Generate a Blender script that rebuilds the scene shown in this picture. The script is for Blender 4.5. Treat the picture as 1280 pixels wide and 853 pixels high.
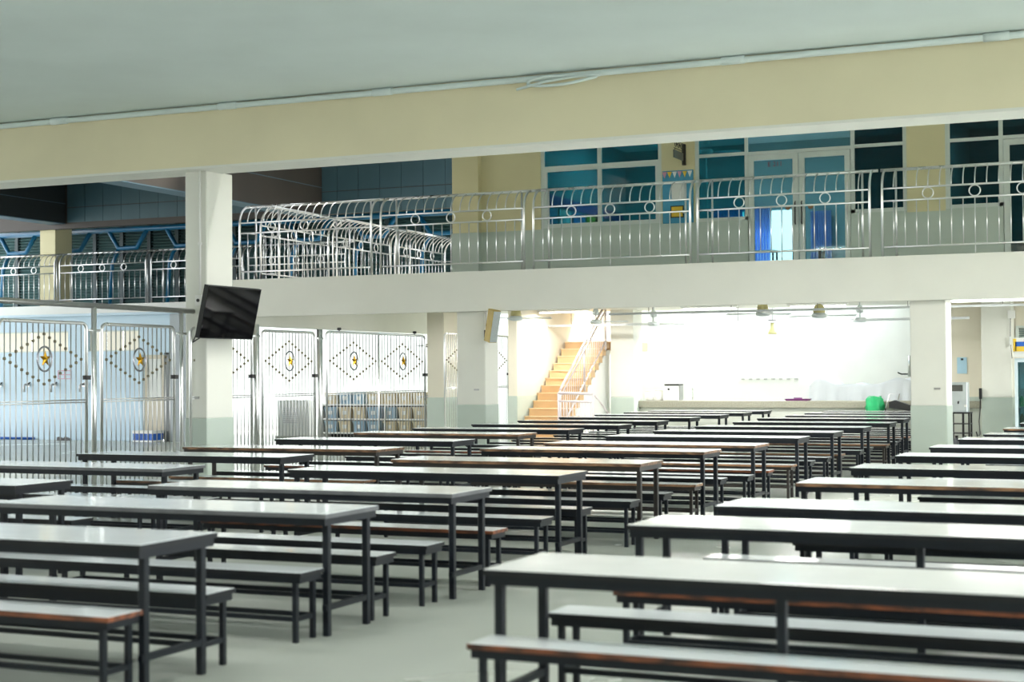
import bpy, math, random
from math import sin, cos, pi, radians
from mathutils import Vector, Matrix
for o in list(bpy.data.objects):
    bpy.data.objects.remove(o)
SC = bpy.context.scene
COL = SC.collection
RND = random.Random(7)

# ------------------------------------------------------------------ camera
cd = bpy.data.cameras.new('camera')
cam = bpy.data.objects.new('camera', cd)
COL.objects.link(cam)
yaw, pitch, roll = radians(23.643), radians(1.1995), radians(-0.39)
F = Vector((-sin(yaw) * cos(pitch), cos(yaw) * cos(pitch), sin(pitch)))
R = Vector((cos(yaw), sin(yaw), 0))
U = R.cross(F)
R2 = R * cos(roll) + U * sin(roll)
U2 = -R * sin(roll) + U * cos(roll)
mw = Matrix((R2, U2, -F)).transposed().to_4x4()
mw.translation = Vector((0, 0, 1.592))
cam.matrix_world = mw
cd.sensor_width = 36.0
cd.lens = 1924.24 / 1280 * 36
cd.clip_start, cd.clip_end = 0.1, 300
cd.dof.use_dof = True
cd.dof.focus_distance = 24
cd.dof.aperture_fstop = 2.2
SC.camera = cam

# ------------------------------------------------------------------ world, light, exposure
W = bpy.data.worlds.new('overcast_sky')
SC.world = W
W.use_nodes = True
wb = W.node_tree.nodes['Background']
wb.inputs[0].default_value = (0.92, 0.97, 1.0, 1)
wb.inputs[1].default_value = 5.0
sl = bpy.data.lights.new('sun', 'SUN')
sl.energy = 9.0
sl.angle = radians(12)
sl.color = (1.0, 0.95, 0.86)
sun = bpy.data.objects.new('sun', sl)
COL.objects.link(sun)
sun.rotation_euler = Vector((-0.5, -0.6, -0.9)).to_track_quat('-Z', 'Y').to_euler()
SC.view_settings.view_transform = 'Standard'
SC.view_settings.look = 'None'
SC.view_settings.gamma = 1
SC.view_settings.use_curve_mapping = False
SC.view_settings.exposure = 0.22


# ------------------------------------------------------------------ materials
def srgb(r, g, b):
    def f(c):
        c /= 255
        return c / 12.92 if c <= .04045 else ((c + .055) / 1.055) ** 2.4
    return (f(r), f(g), f(b), 1)


def mat(name, col, rough=.5, metal=0, var=.06, scale=6, bump=0, bscale=60, rvar=0, spec=None, stretch=None):
    m = bpy.data.materials.new(name)
    m.use_nodes = True
    nt = m.node_tree
    b = nt.nodes['Principled BSDF']
    b.inputs['Roughness'].default_value = rough
    b.inputs['Metallic'].default_value = metal
    if spec is not None:
        b.inputs['Specular IOR Level'].default_value = spec
    tc = nt.nodes.new('ShaderNodeTexCoord')
    src = tc.outputs['Object']
    if stretch:
        mp = nt.nodes.new('ShaderNodeMapping')
        mp.inputs['Scale'].default_value = stretch
        nt.links.new(src, mp.inputs[0])
        src = mp.outputs[0]
    n = nt.nodes.new('ShaderNodeTexNoise')
    n.inputs['Scale'].default_value = scale
    n.inputs['Detail'].default_value = 4
    nt.links.new(src, n.inputs['Vector'])
    r = nt.nodes.new('ShaderNodeValToRGB')
    r.color_ramp.elements[0].position = .3
    r.color_ramp.elements[1].position = .7
    r.color_ramp.elements[0].color = tuple(c * (1 - var) for c in col[:3]) + (1,)
    r.color_ramp.elements[1].color = tuple(min(1, c * (1 + var * .5)) for c in col[:3]) + (1,)
    nt.links.new(n.outputs['Fac'], r.inputs[0])
    nt.links.new(r.outputs[0], b.inputs['Base Color'])
    if rvar:
        mr = nt.nodes.new('ShaderNodeMapRange')
        mr.inputs[3].default_value = max(.02, rough - rvar)
        mr.inputs[4].default_value = rough + rvar
        nt.links.new(n.outputs['Fac'], mr.inputs[0])
        nt.links.new(mr.outputs[0], b.inputs['Roughness'])
    if bump:
        n2 = nt.nodes.new('ShaderNodeTexNoise')
        n2.inputs['Scale'].default_value = bscale
        nt.links.new(src, n2.inputs['Vector'])
        bp = nt.nodes.new('ShaderNodeBump')
        bp.inputs['Strength'].default_value = bump
        bp.inputs['Distance'].default_value = .01
        nt.links.new(n2.outputs['Fac'], bp.inputs['Height'])
        nt.links.new(bp.outputs[0], b.inputs['Normal'])
    return m


def two_tone(name, ca, cb, rough, scale, lo, hi, stretch=(1, 1, 1)):
    m = mat(name, ca, rough, 0, .1, 8)
    nt = m.node_tree
    b = nt.nodes['Principled BSDF']
    tc = nt.nodes.new('ShaderNodeTexCoord')
    mp = nt.nodes.new('ShaderNodeMapping')
    mp.inputs['Scale'].default_value = stretch
    n = nt.nodes.new('ShaderNodeTexNoise')
    n.inputs['Scale'].default_value = scale
    n.inputs['Detail'].default_value = 6
    r = nt.nodes.new('ShaderNodeValToRGB')
    r.color_ramp.elements[0].position = lo
    r.color_ramp.elements[1].position = hi
    r.color_ramp.elements[0].color = ca
    r.color_ramp.elements[1].color = cb
    nt.links.new(tc.outputs['Object'], mp.inputs[0])
    nt.links.new(mp.outputs[0], n.inputs['Vector'])
    nt.links.new(n.outputs['Fac'], r.inputs[0])
    nt.links.new(r.outputs[0], b.inputs['Base Color'])
    return m


def glass(name, tint, gloss=.12, ior=1.25):
    m = bpy.data.materials.new(name)
    m.use_nodes = True
    nt = m.node_tree
    nt.nodes.clear()
    out = nt.nodes.new('ShaderNodeOutputMaterial')
    mx = nt.nodes.new('ShaderNodeMixShader')
    tr = nt.nodes.new('ShaderNodeBsdfTransparent')
    gl = nt.nodes.new('ShaderNodeBsdfGlossy')
    fr = nt.nodes.new('ShaderNodeFresnel')
    fr.inputs[0].default_value = ior
    ad = nt.nodes.new('ShaderNodeMath')
    ad.inputs[1].default_value = gloss * .2
    tr.inputs[0].default_value = tint
    gl.inputs[0].default_value = (.9, .95, 1, 1)
    gl.inputs['Roughness'].default_value = .03
    nt.links.new(fr.outputs[0], ad.inputs[0])
    nt.links.new(ad.outputs[0], mx.inputs[0])
    nt.links.new(tr.outputs[0], mx.inputs[1])
    nt.links.new(gl.outputs[0], mx.inputs[2])
    nt.links.new(mx.outputs[0], out.inputs[0])
    return m


def emit(name, col, s):
    m = bpy.data.materials.new(name)
    m.use_nodes = True
    b = m.node_tree.nodes['Principled BSDF']
    b.inputs['Base Color'].default_value = col
    b.inputs['Emission Color'].default_value = col
    b.inputs['Emission Strength'].default_value = s
    return m


LAM = mat('white_laminate', (.82, .865, .885, 1), .1, 0, .02, 5, rvar=.05)
LAMW = mat('warm_laminate', (.83, .85, .84, 1), .1, 0, .03, 5, rvar=.05)
EDGED = mat('dark_edging', srgb(24, 27, 31), .45, 0, .25, 12, spec=.35)
EDGEG = mat('grey_edging', srgb(104, 106, 108), .45, 0, .25, 9)
EDGEB = two_tone('brown_edging', srgb(70, 52, 42), srgb(158, 118, 84), .5, 3, .35, .65, (2, 8, 8))
EDGEO = two_tone('worn_orange_edging', srgb(48, 34, 30), srgb(156, 88, 52), .55, 2.4, .36, .7, (2, 8, 8))
STEEL = mat('painted_dark_steel', srgb(14, 22, 31), .46, 0, .25, 14, rvar=.08, spec=.35)
STEELB = mat('painted_brown_steel', srgb(42, 38, 35), .45, 0, .2, 14)
INOX = mat('stainless_steel', (.8, .8, .8, 1), .28, 1, .02, 3, rvar=.02)
INOXD = mat('dull_stainless', (.5, .5, .5, 1), .32, 1, .1, 12)
CREAM = mat('cream_paint', srgb(226, 220, 202), .6, 0, .03, 1.2, bump=.05)
BEAMC = mat('beam_cream_paint', srgb(226, 217, 184), .6, 0, .05, 1.0, bump=.05)
OFFW = mat('offwhite_paint', srgb(226, 226, 217), .55, 0, .03, 1.5, bump=.04)
DADO = mat('grey_green_dado', srgb(186, 198, 188), .4, 0, .04, 2.0)
CEILM = mat('ceiling_paint', srgb(216, 228, 226), .7, 0, .05, .8, bump=.04)
WHITE = mat('white_paint', srgb(236, 236, 232), .5, 0, .03, 2)
FLOORM = mat('polished_concrete', srgb(186, 191, 182), .26, 0, .03, .5, rvar=.06)
GROUND = mat('outdoor_concrete', srgb(186, 184, 176), .8, 0, .1, 1)
PBLUE = mat('pale_blue_paint', srgb(190, 212, 226), .5, 0, .03, 1)
WINF = mat('white_window_frame', srgb(206, 214, 208), .4, 0, .03, 4)
TEAL = glass('teal_glass', (.13, .42, .48, 1), .04)
DOORG = glass('door_glass', (.5, .68, .74, 1), .04)
DTEAL = glass('dark_teal_glass', (.08, .22, .25, 1), .03)
CLEAR = glass('clear_glass', (.85, .9, .9, 1))
FROST = mat('cream_window_glass', srgb(240, 232, 212), .3, 0, .03, 3)
PANEL = mat('slate_wall_panel', srgb(70, 100, 110), .45, 0, .08, 1)
PANELD = mat('dark_brown_panel', srgb(62, 56, 50), .55, 0, .1, 1)
PANELB = mat('blue_grey_soffit', srgb(80, 108, 122), .5, 0, .06, 1)
BLUEP = mat('blue_painted_pipe', srgb(14, 104, 146), .35, 0, .2, 3)
LOUV = mat('teal_louvre', srgb(70, 108, 108), .5, 0, .15, 3)
DARK = mat('black_metal', srgb(24, 24, 26), .4, 0, .1, 8)
BLACKS = mat('black_screen', (.003, .003, .004, 1), .05, 0, .05, 3, spec=.18)
PLAST = mat('black_plastic', srgb(22, 23, 25), .35, 0, .1, 8)
GOLD = mat('gold_star', srgb(206, 158, 50), .28, 1, .15, 10)
STAIRM = mat('tan_stair_tile', srgb(206, 170, 126), .4, 0, .06, 4)
COUNT = mat('terrazzo_counter', srgb(158, 156, 140), .35, 0, .25, 40)
TILEW = mat('pale_tile', srgb(206, 210, 200), .3, 0, .04, 3)
CLOTH = mat('white_sheet', srgb(196, 202, 206), .7, 0, .03, 4)
FANW = mat('fan_white', srgb(206, 214, 214), .35, 0, .04, 6)
FANY = mat('fan_yellowed', srgb(196, 186, 130), .4, 0, .06, 6)
MUST = mat('mustard_cabinet', srgb(178, 152, 62), .5, 0, .1, 6)
GRILL = mat('speaker_grille', srgb(168, 176, 176), .6, 0, .1, 40)
GREEN = mat('green_plastic', srgb(30, 170, 104), .35, 0, .2, 9)
PURP = mat('purple_plastic', srgb(122, 62, 120), .4, 0, .15, 9)
BINB = mat('blue_grey_basket', srgb(150, 178, 196), .5, 0, .08, 8)
BINC = mat('cream_basket', srgb(214, 200, 168), .5, 0, .08, 8)
BINDK = mat('bin_shadow_gap', srgb(70, 74, 76), .6, 0, .1, 8)
CURT = mat('blue_curtain', srgb(150, 184, 240), .8, 0, .1, 5)
_nt = CURT.node_tree
_tl = _nt.nodes.new('ShaderNodeBsdfTranslucent')
_tl.inputs[0].default_value = (.5, .68, .98, 1)
_mx = _nt.nodes.new('ShaderNodeMixShader')
_mx.inputs[0].default_value = .5
_nt.links.new(_nt.nodes['Principled BSDF'].outputs[0], _mx.inputs[1])
_nt.links.new(_tl.outputs[0], _mx.inputs[2])
_nt.links.new(_mx.outputs[0], _nt.nodes['Material Output'].inputs[0])
BOARDB = mat('blue_board', srgb(70, 150, 184), .7, 0, .1, 5)
PAPER = mat('white_paper', srgb(226, 228, 224), .7, 0, .03, 5)
YEL = mat('yellow_print', srgb(226, 190, 60), .6, 0, .1, 6)
PINK = mat('pink_print', srgb(206, 150, 170), .6, 0, .1, 6)
REDT = mat('dark_red_lettering', srgb(120, 26, 40), .5, 0, .05, 6)
SILV = mat('silver_cabinet', srgb(196, 204, 206), .3, .5, .05, 8)
IRON = mat('wrought_iron', srgb(40, 38, 34), .5, .3, .1, 8)
BLUEC = mat('blue_crate', srgb(32, 96, 190), .4, 0, .1, 6)
TUBE = emit('lit_fluorescent_tube', (1, 1, 1, 1), 3)
FLOWALL = mat('room_wall', srgb(128, 164, 168), .6, 0, .05, 1)
FRIDGE = mat('fridge_enamel', srgb(206, 222, 230), .3, 0, .03, 4)
ORN = mat('plastic_brown', srgb(140, 100, 60), .5, 0, .2, 6)


# ------------------------------------------------------------------ mesh helpers
class MB:
    def __init__(s):
        s.v, s.f = [], []

    def add(s, vs, fs):
        n = len(s.v)
        s.v += [tuple(p) for p in vs]
        s.f += [tuple(i + n for i in q) for q in fs]
        return s

    def box(s, x0, x1, y0, y1, z0, z1):
        return s.add([(x0, y0, z0), (x1, y0, z0), (x1, y1, z0), (x0, y1, z0), (x0, y0, z1), (x1, y0, z1), (x1, y1, z1), (x0, y1, z1)],
                     [(0, 3, 2, 1), (4, 5, 6, 7), (0, 1, 5, 4), (1, 2, 6, 5), (2, 3, 7, 6), (3, 0, 4, 7)])

    def cbox(s, x0, x1, y0, y1, z0, z1, c):
        # box with all four upright edges and the rim chamfered by c
        def ring(k, z):
            return [(x0 + c, y0 + k, z), (x1 - c, y0 + k, z), (x1 - k, y0 + c, z), (x1 - k, y1 - c, z), (x1 - c, y1 - k, z), (x0 + c, y1 - k, z), (x0 + k, y1 - c, z), (x0 + k, y0 + c, z)]
        vs = ring(c * .5, z0) + ring(0, z0 + c) + ring(0, z1 - c) + ring(c * .5, z1)
        fs = [tuple(reversed(range(8))), tuple(range(24, 32))]
        for k in range(3):
            for i in range(8):
                j = (i + 1) % 8
                fs.append((k * 8 + i, k * 8 + j, k * 8 + 8 + j, k * 8 + 8 + i))
        return s.add(vs, fs)

    def tube(s, pts, r, n=6, closed=False, cap=True):
        pts = [Vector(p) for p in pts]
        m = len(pts)
        base = len(s.v)
        up = None
        for i, p in enumerate(pts):
            if closed:
                t = pts[(i + 1) % m] - pts[i - 1]
            else:
                t = pts[min(i + 1, m - 1)] - pts[max(i - 1, 0)]
            t.normalize()
            if up is None:
                up = Vector((0, 0, 1)) if abs(t.z) < .9 else Vector((1, 0, 0))
            a = t.cross(up)
            if a.length < 1e-4:
                a = t.orthogonal()
            a.normalize()
            up = a.cross(t)
            for k in range(n):
                q = p + a * (cos(2 * pi * k / n) * r) + up * (sin(2 * pi * k / n) * r)
                s.v.append(tuple(q))
        for i in range(m if closed else m - 1):
            j = (i + 1) % m
            for k in range(n):
                l = (k + 1) % n
                s.f.append((base + i * n + k, base + i * n + l, base + j * n + l, base + j * n + k))
        if cap and not closed:
            s.f.append(tuple(base + k for k in reversed(range(n))))
            s.f.append(tuple(base + (m - 1) * n + k for k in range(n)))
        return s

    def lathe(s, prof, c=(0, 0, 0), n=14):
        base = len(s.v)
        for r, z in prof:
            for k in range(n):
                s.v.append((c[0] + r * cos(2 * pi * k / n), c[1] + r * sin(2 * pi * k / n), c[2] + z))
        for i in range(len(prof) - 1):
            for k in range(n):
                l = (k + 1) % n
                s.f.append((base + i * n + k, base + i * n + l, base + (i + 1) * n + l, base + (i + 1) * n + k))
        s.f.append(tuple(base + k for k in reversed(range(n))))
        s.f.append(tuple(base + (len(prof) - 1) * n + k for k in range(n)))
        return s

    def prism(s, poly, axis, a, b):
        # poly of 2-D points extruded along axis from a to b
        def p3(p, t):
            return {'x': (t, p[0], p[1]), 'y': (p[0], t, p[1]), 'z': (p[0], p[1], t)}[axis]
        n = len(poly)
        return s.add([p3(p, a) for p in poly] + [p3(p, b) for p in poly],
                     [tuple(reversed(range(n))), tuple(range(n, 2 * n))] + [(i, (i + 1) % n, n + (i + 1) % n, n + i) for i in range(n)])

    def mesh(s, name, m, smooth=False):
        me = bpy.data.meshes.new(name)
        me.from_pydata(s.v, [], s.f)
        me.update()
        import bmesh
        bm = bmesh.new()
        bm.from_mesh(me)
        bmesh.ops.recalc_face_normals(bm, faces=bm.faces)
        bm.to_mesh(me)
        bm.free()
        if smooth:
            for p in me.polygons:
                p.use_smooth = len(p.vertices) <= 4
        me.materials.append(m)
        return me


def ob(name, me, parent=None, loc=(0, 0, 0), rz=0):
    o = bpy.data.objects.new(name, me)
    COL.objects.link(o)
    o.location = loc
    if rz:
        o.rotation_euler = (0, 0, rz)
    if parent is not None:
        o.parent = parent
    return o


def thing(name, label, cat, loc=(0, 0, 0), rz=0, group=None):
    o = ob(name, None, None, loc, rz)
    o['label'] = label
    o['category'] = cat
    if group:
        o['group'] = group
    return o


def tag(o, label, cat, group=None):
    o['label'] = label
    o['category'] = cat
    if group:
        o['group'] = group
    return o


def struct(name, me, label=None):
    o = ob(name, me)
    o['kind'] = 'structure'
    if label:
        o['label'] = label
    return o


def bx(*a):
    return MB().box(*a)


def copy_tree(o, parent=None, loc=None, rz=None):
    c = o.copy()
    COL.objects.link(c)
    if parent is not None:
        c.parent = parent
    if loc is not None:
        c.location = loc
    if rz is not None:
        c.rotation_euler = (0, 0, rz)
    for ch in o.children:
        copy_tree(ch, c)
    return c


ORD = ['first', 'second', 'third', 'fourth', 'fifth', 'sixth', 'seventh', 'eighth', 'ninth', 'tenth', 'eleventh', 'twelfth', 'thirteenth', 'fourteenth', 'fifteenth']

# ------------------------------------------------------------------ big structure
struct('floor', bx(-34, 14, -6, 33.9, -.12, 0).box(-34, 14, 33.9, 38.2, -.12, 0).mesh('floor', FLOORM), 'polished pale concrete floor of the canteen')
struct('ground', bx(-70, 60, -50, 90, -.4, -.13).mesh('ground', GROUND), 'outdoor concrete yard around the building')
struct('ceiling', bx(-34, 14, -5, 16.6, 5.09, 5.3).mesh('ceiling', CEILM), 'grey painted ceiling of the front hall')
bm1 = struct('trim_1', bx(-34, 14, 16.6, 17.15, 4.29, 5.3).mesh('beam', BEAMC), 'deep cream beam across the front of the hall')
struct('wall_front_blocker', bx(-34, 14, -5.2, -5, 0, 5.3).mesh('wall', CREAM), 'added cream wall behind the camera, blocking light')  # unseen wall added to cut light from the camera side
ob('soffit_band', bx(-34, 14, 16.595, 17.155, 4.268, 4.3).mesh('soffit_band', OFFW), bm1)
struct('wall_front_blocker', bx(-34, 14, 16.7, 17.1, 5.3, 8.1).mesh('wall', CREAM), 'added wall above the front beam, closing off sky light')  # added to keep sky light off the upper corridor and its glass
# roof over the double height strip and the upper floor
struct('ceiling', bx(-13.5, 14, 17.15, 33.9, 6.7, 6.9).mesh('roof', CEILM), 'ceiling of the upper corridor')
struct('ceiling', bx(-34, -19.4, 17.15, 37.5, 7.9, 8.1).box(-18.5, -13.5, 17.15, 37.5, 7.9, 8.1).box(-19.4, -18.5, 17.15, 24, 7.9, 8.1).box(-19.4, -18.5, 29, 37.5, 7.9, 8.1).mesh('roof', PANELD), 'dark roof over the atrium')  # slot in the roof added to let sky light onto the railings
# upper slab of the balcony
struct('floor', bx(-16.75, -13.2, 25.1, 33.9, 3.02, 3.41).box(-13.2, 14, 25.1, 33.9, 3.02, 3.41).mesh('slab', OFFW), 'concrete slab of the upper floor')
struct('trim_2', bx(-16.75, 14, 24.9, 25.12, 2.705, 3.42).mesh('fascia', OFFW), 'off-white fascia of the balcony slab')
struct('trim_3', bx(-16.75, -16.4, 25.12, 33.5, 2.54, 3.41).mesh('edge_beam', OFFW), 'edge beam along the courtyard side of the balcony')
struct('wall_right', bx(-5.0, 2.5, 33.4, 33.6, 1.03, 3.02).mesh('wall', CREAM), 'cream wall behind the water dispenser')
struct('trim_5', bx(-5.0, 2.5, 33.39, 33.61, 0, 1.03).mesh('dado', DADO), 'grey-green dado below the cream wall')
# kitchen behind the counter, roof left open to flood it with sky light
struct('wall_back', bx(-13.6, -3.6, 37.4, 37.6, 0, 3.6).mesh('wall', WHITE), 'white back wall of the kitchen')
struct('ceiling', bx(-6.3, -3.6, 33.9, 37.6, 3.6, 3.75).mesh('kitchen_shade_roof', WHITE), 'added white ceiling shading the right part of the kitchen')  # roof piece added so the kitchen dims towards the right
struct('wall_back', bx(-3.8, -3.6, 33.6, 37.4, 0, 3.6).mesh('wall', CREAM), 'right side wall of the kitchen')
struct('wall_right', bx(13.8, 14, 17.15, 33.9, 3.42, 6.7).mesh('wall', CREAM), 'added end wall darkening the upper corridor')  # unseen wall added to darken the upper corridor
# stair side wall
sw = struct('wall_left', bx(-13.4, -13.2, 30.4, 37.4, 1.1, 3.0).mesh('wall', CREAM), 'cream wall along the staircase')
ob('dado', bx(-13.41, -13.19, 30.39, 37.4, 0, 1.1).mesh('dado', DADO), sw)
pr = struct('wall_left', bx(-15.0, -14.6, 29.7, 30.5, 1.08, 3.02).mesh('pier', CREAM), 'cream pier left of the stairwell gate')
ob('dado', bx(-15.01, -14.59, 29.69, 30.51, 0, 1.08).mesh('dado', DADO), pr)


# ------------------------------------------------------------------ columns
def column(x0, x1, y0, y1, z1, label, dado=1.03, plate=None):
    t = thing('column', label, 'column', ((x0 + x1) / 2, (y0 + y1) / 2, 0))
    w, d = (x1 - x0) / 2, (y1 - y0) / 2
    ob('shaft', MB().cbox(-w, w, -d, d, dado, z1, .012).mesh('shaft', OFFW), t)
    ob('dado', MB().cbox(-w - .008, w + .008, -d - .008, d + .008, 0, dado, .012).mesh('dado', DADO), t)
    if plate:
        ob('number_plate', bx(plate - (x0 + x1) / 2 - .05, plate - (x0 + x1) / 2 + .05, -d - .012, -d, 1.285, 1.315).mesh('plate', INOXD), t)
    return t


column(-12.04, -11.70, 16.8, 17.4, 4.28, 'tall off-white column carrying the television under the front beam', plate=-11.87)
column(-12.09, -11.53, 25.13, 25.7, 3.02, 'grey cream column with the mustard loudspeaker, left of the staircase', plate=-11.7)
column(-4.043, -3.486, 25.13, 25.75, 3.02, 'cream column beside the aisle, in front of the water dispenser', plate=-3.63)
column(-12.0, -11.45, 33.0, 33.6, 3.02, 'cream column between the staircase and the serving counter')
column(-3.85, -3.25, 32.8, 33.36, 3.02, 'cream column right of the water dispenser with a plug on its edge')

# ------------------------------------------------------------------ dining tables and benches
MC = {}


def cached(key, fn):
    if key not in MC:
        MC[key] = fn()
    return MC[key]


def ring_frame(L, w, t, z0, z1, inset=0):
    b = MB()
    b.box(inset, L - inset, inset, inset + t, z0, z1)
    b.box(inset, L - inset, w - inset - t, w - inset, z0, z1)
    b.box(inset, inset + t, inset + t, w - inset - t, z0, z1)
    b.box(L - inset - t, L - inset, inset + t, w - inset - t, z0, z1)
    return b


def make_table(label, group, x, y, L=2.6, w=.67, lam='w', edge='d', steel='d', mids=()):
    E = {'d': EDGED, 'g': EDGEG, 'b': EDGEB, 'o': EDGEO}[edge]
    S = STEEL if steel == 'd' else STEELB
    T = LAM if lam == 'w' else LAMW
    t = thing('dining_table', label, 'table', (x, y, 0), 0, group)
    ob('tabletop', cached(('tt', L, w, lam), lambda: MB().cbox(.004, L - .004, .004, w - .004, .722, .75, .003).mesh('tabletop', T)), t)
    ob('edge_band', cached(('te', L, w, edge), lambda: ring_frame(L, w, .006, .72, .747).mesh('edge_band', E)), t)
    ob('apron', cached(('ta', L, w, steel), lambda: ring_frame(L, w, .03, .676, .7205, .014).mesh('apron', S)), t)
    leg = cached(('tl', steel), lambda: MB().cbox(-.021, .021, -.021, .021, 0, .7, .004).mesh('leg', S))
    for lx in (.045, L - .045):
        for ly in (.09, w - .09):
            ob('leg', leg, t, (lx, ly, 0))
    for lx in mids:
        ob('leg', leg, t, (lx, .09, 0))
    er = cached(('tr', w, steel), lambda: bx(-.016, .016, .06, w - .06, .155, .19).mesh('end_rail', S))
    for lx in (.045, L - .045):
        ob('end_rail', er, t, (lx, 0, 0))
    return t


def make_bench(label, group, x, y, L=2.6, w=.275, lam='w', edge='d', steel='d'):
    E = {'d': EDGED, 'g': EDGEG, 'b': EDGEB, 'o': EDGEO}[edge]
    S = STEEL if steel == 'd' else STEELB
    T = LAM if lam == 'w' else LAMW
    t = thing('bench', label, 'bench', (x, y, 0), 0, group)
    ob('seat', cached(('bt', L, w, lam), lambda: MB().cbox(.004, L - .004, .004, w - .004, .395, .42, .003).mesh('seat', T)), t)
    ob('edge_band', cached(('be', L, w, edge), lambda: ring_frame(L, w, .006, .393, .418).mesh('edge_band', E)), t)
    ob('apron', cached(('ba', L, w, steel), lambda: ring_frame(L, w, .025, .355, .3935, .014).mesh('apron', S)), t)
    leg = cached(('bl', steel), lambda: MB().cbox(-.016, .016, -.016, .016, 0, .38, .003).mesh('leg', S))
    for lx in (.06, L - .06):
        for ly in (.04, w - .04):
            ob('leg', leg, t, (lx, ly, 0))
    er = cached(('br', w, steel), lambda: bx(-.012, .012, .05, w - .05, .125, .152).mesh('end_rail', S))
    for lx in (.06, L - .06):
        ob('end_rail', er, t, (lx, 0, 0))
    st = cached(('bs', L, steel), lambda: bx(.07, L - .07, -.012, .012, .125, .152).mesh('stretcher', S))
    for ly in (.04, w - .04):
        ob('stretcher', st, t, (0, ly, 0))
    return t


LA = 'line left of the aisle'
LB = 'line by the gates'
LC = 'line right of the aisle'
# row: (right end x, table front y, edge, steel, near bench y, far bench y, near edge, far edge)
ROWA = [(-4.78, 6.287, 'd', 'd', 6.08, 6.905, 'o', 'd'), (-4.767, 8.067, 'g', 'd', 7.84, 8.735, 'd', 'd'), (-4.722, 9.725, 'g', 'd', 9.40, 10.45, 'd', 'o'),
        (-4.731, 11.746, 'd', 'd', 11.42, 12.24, 'd', 'd'), (-4.613, 13.47, 'b', 'b', 13.37, 14.19, 'd', 'd'), (-4.66, 15.66, 'b', 'd', 15.45, 16.35, 'b', 'd'),
        (-4.51, 17.164, 'b', 'd', 16.98, 17.88, 'd', 'o'), (-4.49, 19.247, 'd', 'd', 19.05, 19.95, 'b', 'd'), (-4.433, 21.09, 'd', 'd', 20.85, 21.75, 'd', 'b'),
        (-4.395, 23.023, 'd', 'd', 22.8, 23.7, 'd', 'd'), (-4.368, 25.096, 'd', 'd', 24.85, 25.75, 'b', 'd'), (-4.5, 27.2, 'd', 'd', 26.95, 27.85, 'd', 'o'),
        (-4.42, 29.0, 'd', 'd', 28.75, 29.65, 'd', 'd'), (-4.45, 30.75, 'd', 'd', 30.5, 31.4, 'd', 'd'), (-4.42, 32.2, 'd', 'd', 31.95, 32.0, 'd', 'd')]
ROWB = [(-8.303, 9.378, 'd', 'd', 9.12, 10.05, 'd', 'd'), (-8.476, 11.473, 'g', 'd', 11.2, 12.15, 'd', 'd'), (-8.476, 13.457, 'd', 'd', 13.2, 14.1, 'd', 'b'),
        (-8.269, 15.105, 'b', 'b', 14.88, 15.78, 'b', 'd'), (-8.383, 17.287, 'd', 'd', 17.05, 17.95, 'o', 'd'), (-8.45, 19.5, 'b', 'b', 19.25, 20.15, 'd', 'd'),
        (-8.393, 21.229, 'd', 'd', 21.0, 21.9, 'o', 'd'), (-8.313, 23.212, 'd', 'd', 22.98, 23.88, 'd', 'd'), (-8.292, 25.099, 'd', 'd', 24.85, 25.75, 'd', 'd'),
        (-8.35, 27.2, 'd', 'd', 26.95, 27.85, 'd', 'd'), (-8.3, 29.0, 'd', 'd', 28.75, 29.65, 'd', 'd'), (-8.3, 30.75, 'd', 'd', 30.5, 31.4, 'd', 'd'), (-8.25, 32.2, 'd', 'd', 31.95, 32.0, 'd', 'd')]
# left end x for the right-hand line
ROWC = [(-2.886, 6.245, 'd', 'd', 6.075, 6.985, 'o', 'd', -2.88, -2.88), (-2.948, 8.35, 'd', 'd', 7.82, 8.98, 'o', 'd', -2.84, -2.55), (-2.83, 9.73, 'd', 'd', 9.40, 10.5, 'd', 'd', -2.81, -2.5),
        (-2.812, 11.94, 'b', 'd', 11.7, 12.6, 'd', 'd', -2.4, -2.3), (-2.797, 13.94, 'd', 'd', 13.73, 14.6, 'd', 'd', -2.68, -2.3), (-2.75, 16.03, 'd', 'd', 15.8, 16.98, 'd', 'd', -2.3, -2.59),
        (-2.694, 17.95, 'd', 'd', 17.7, 18.6, 'd', 'd', -2.4, -2.3), (-2.665, 20.15, 'd', 'd', 19.9, 20.8, 'd', 'd', -2.3, -2.3), (-2.542, 21.75, 'd', 'd', 21.5, 22.4, 'd', 'd', -2.3, -2.3),
        (-2.51, 23.9, 'b', 'd', 23.65, 24.55, 'd', 'd', -2.3, -2.3), (-2.5, 26.3, 'd', 'd', 26.05, 26.95, 'd', 'd', -2.3, -2.3)]
EW = {'d': 'dark edging', 'g': 'grey edging', 'b': 'worn brown edging', 'o': 'worn orange-brown edging'}
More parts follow.
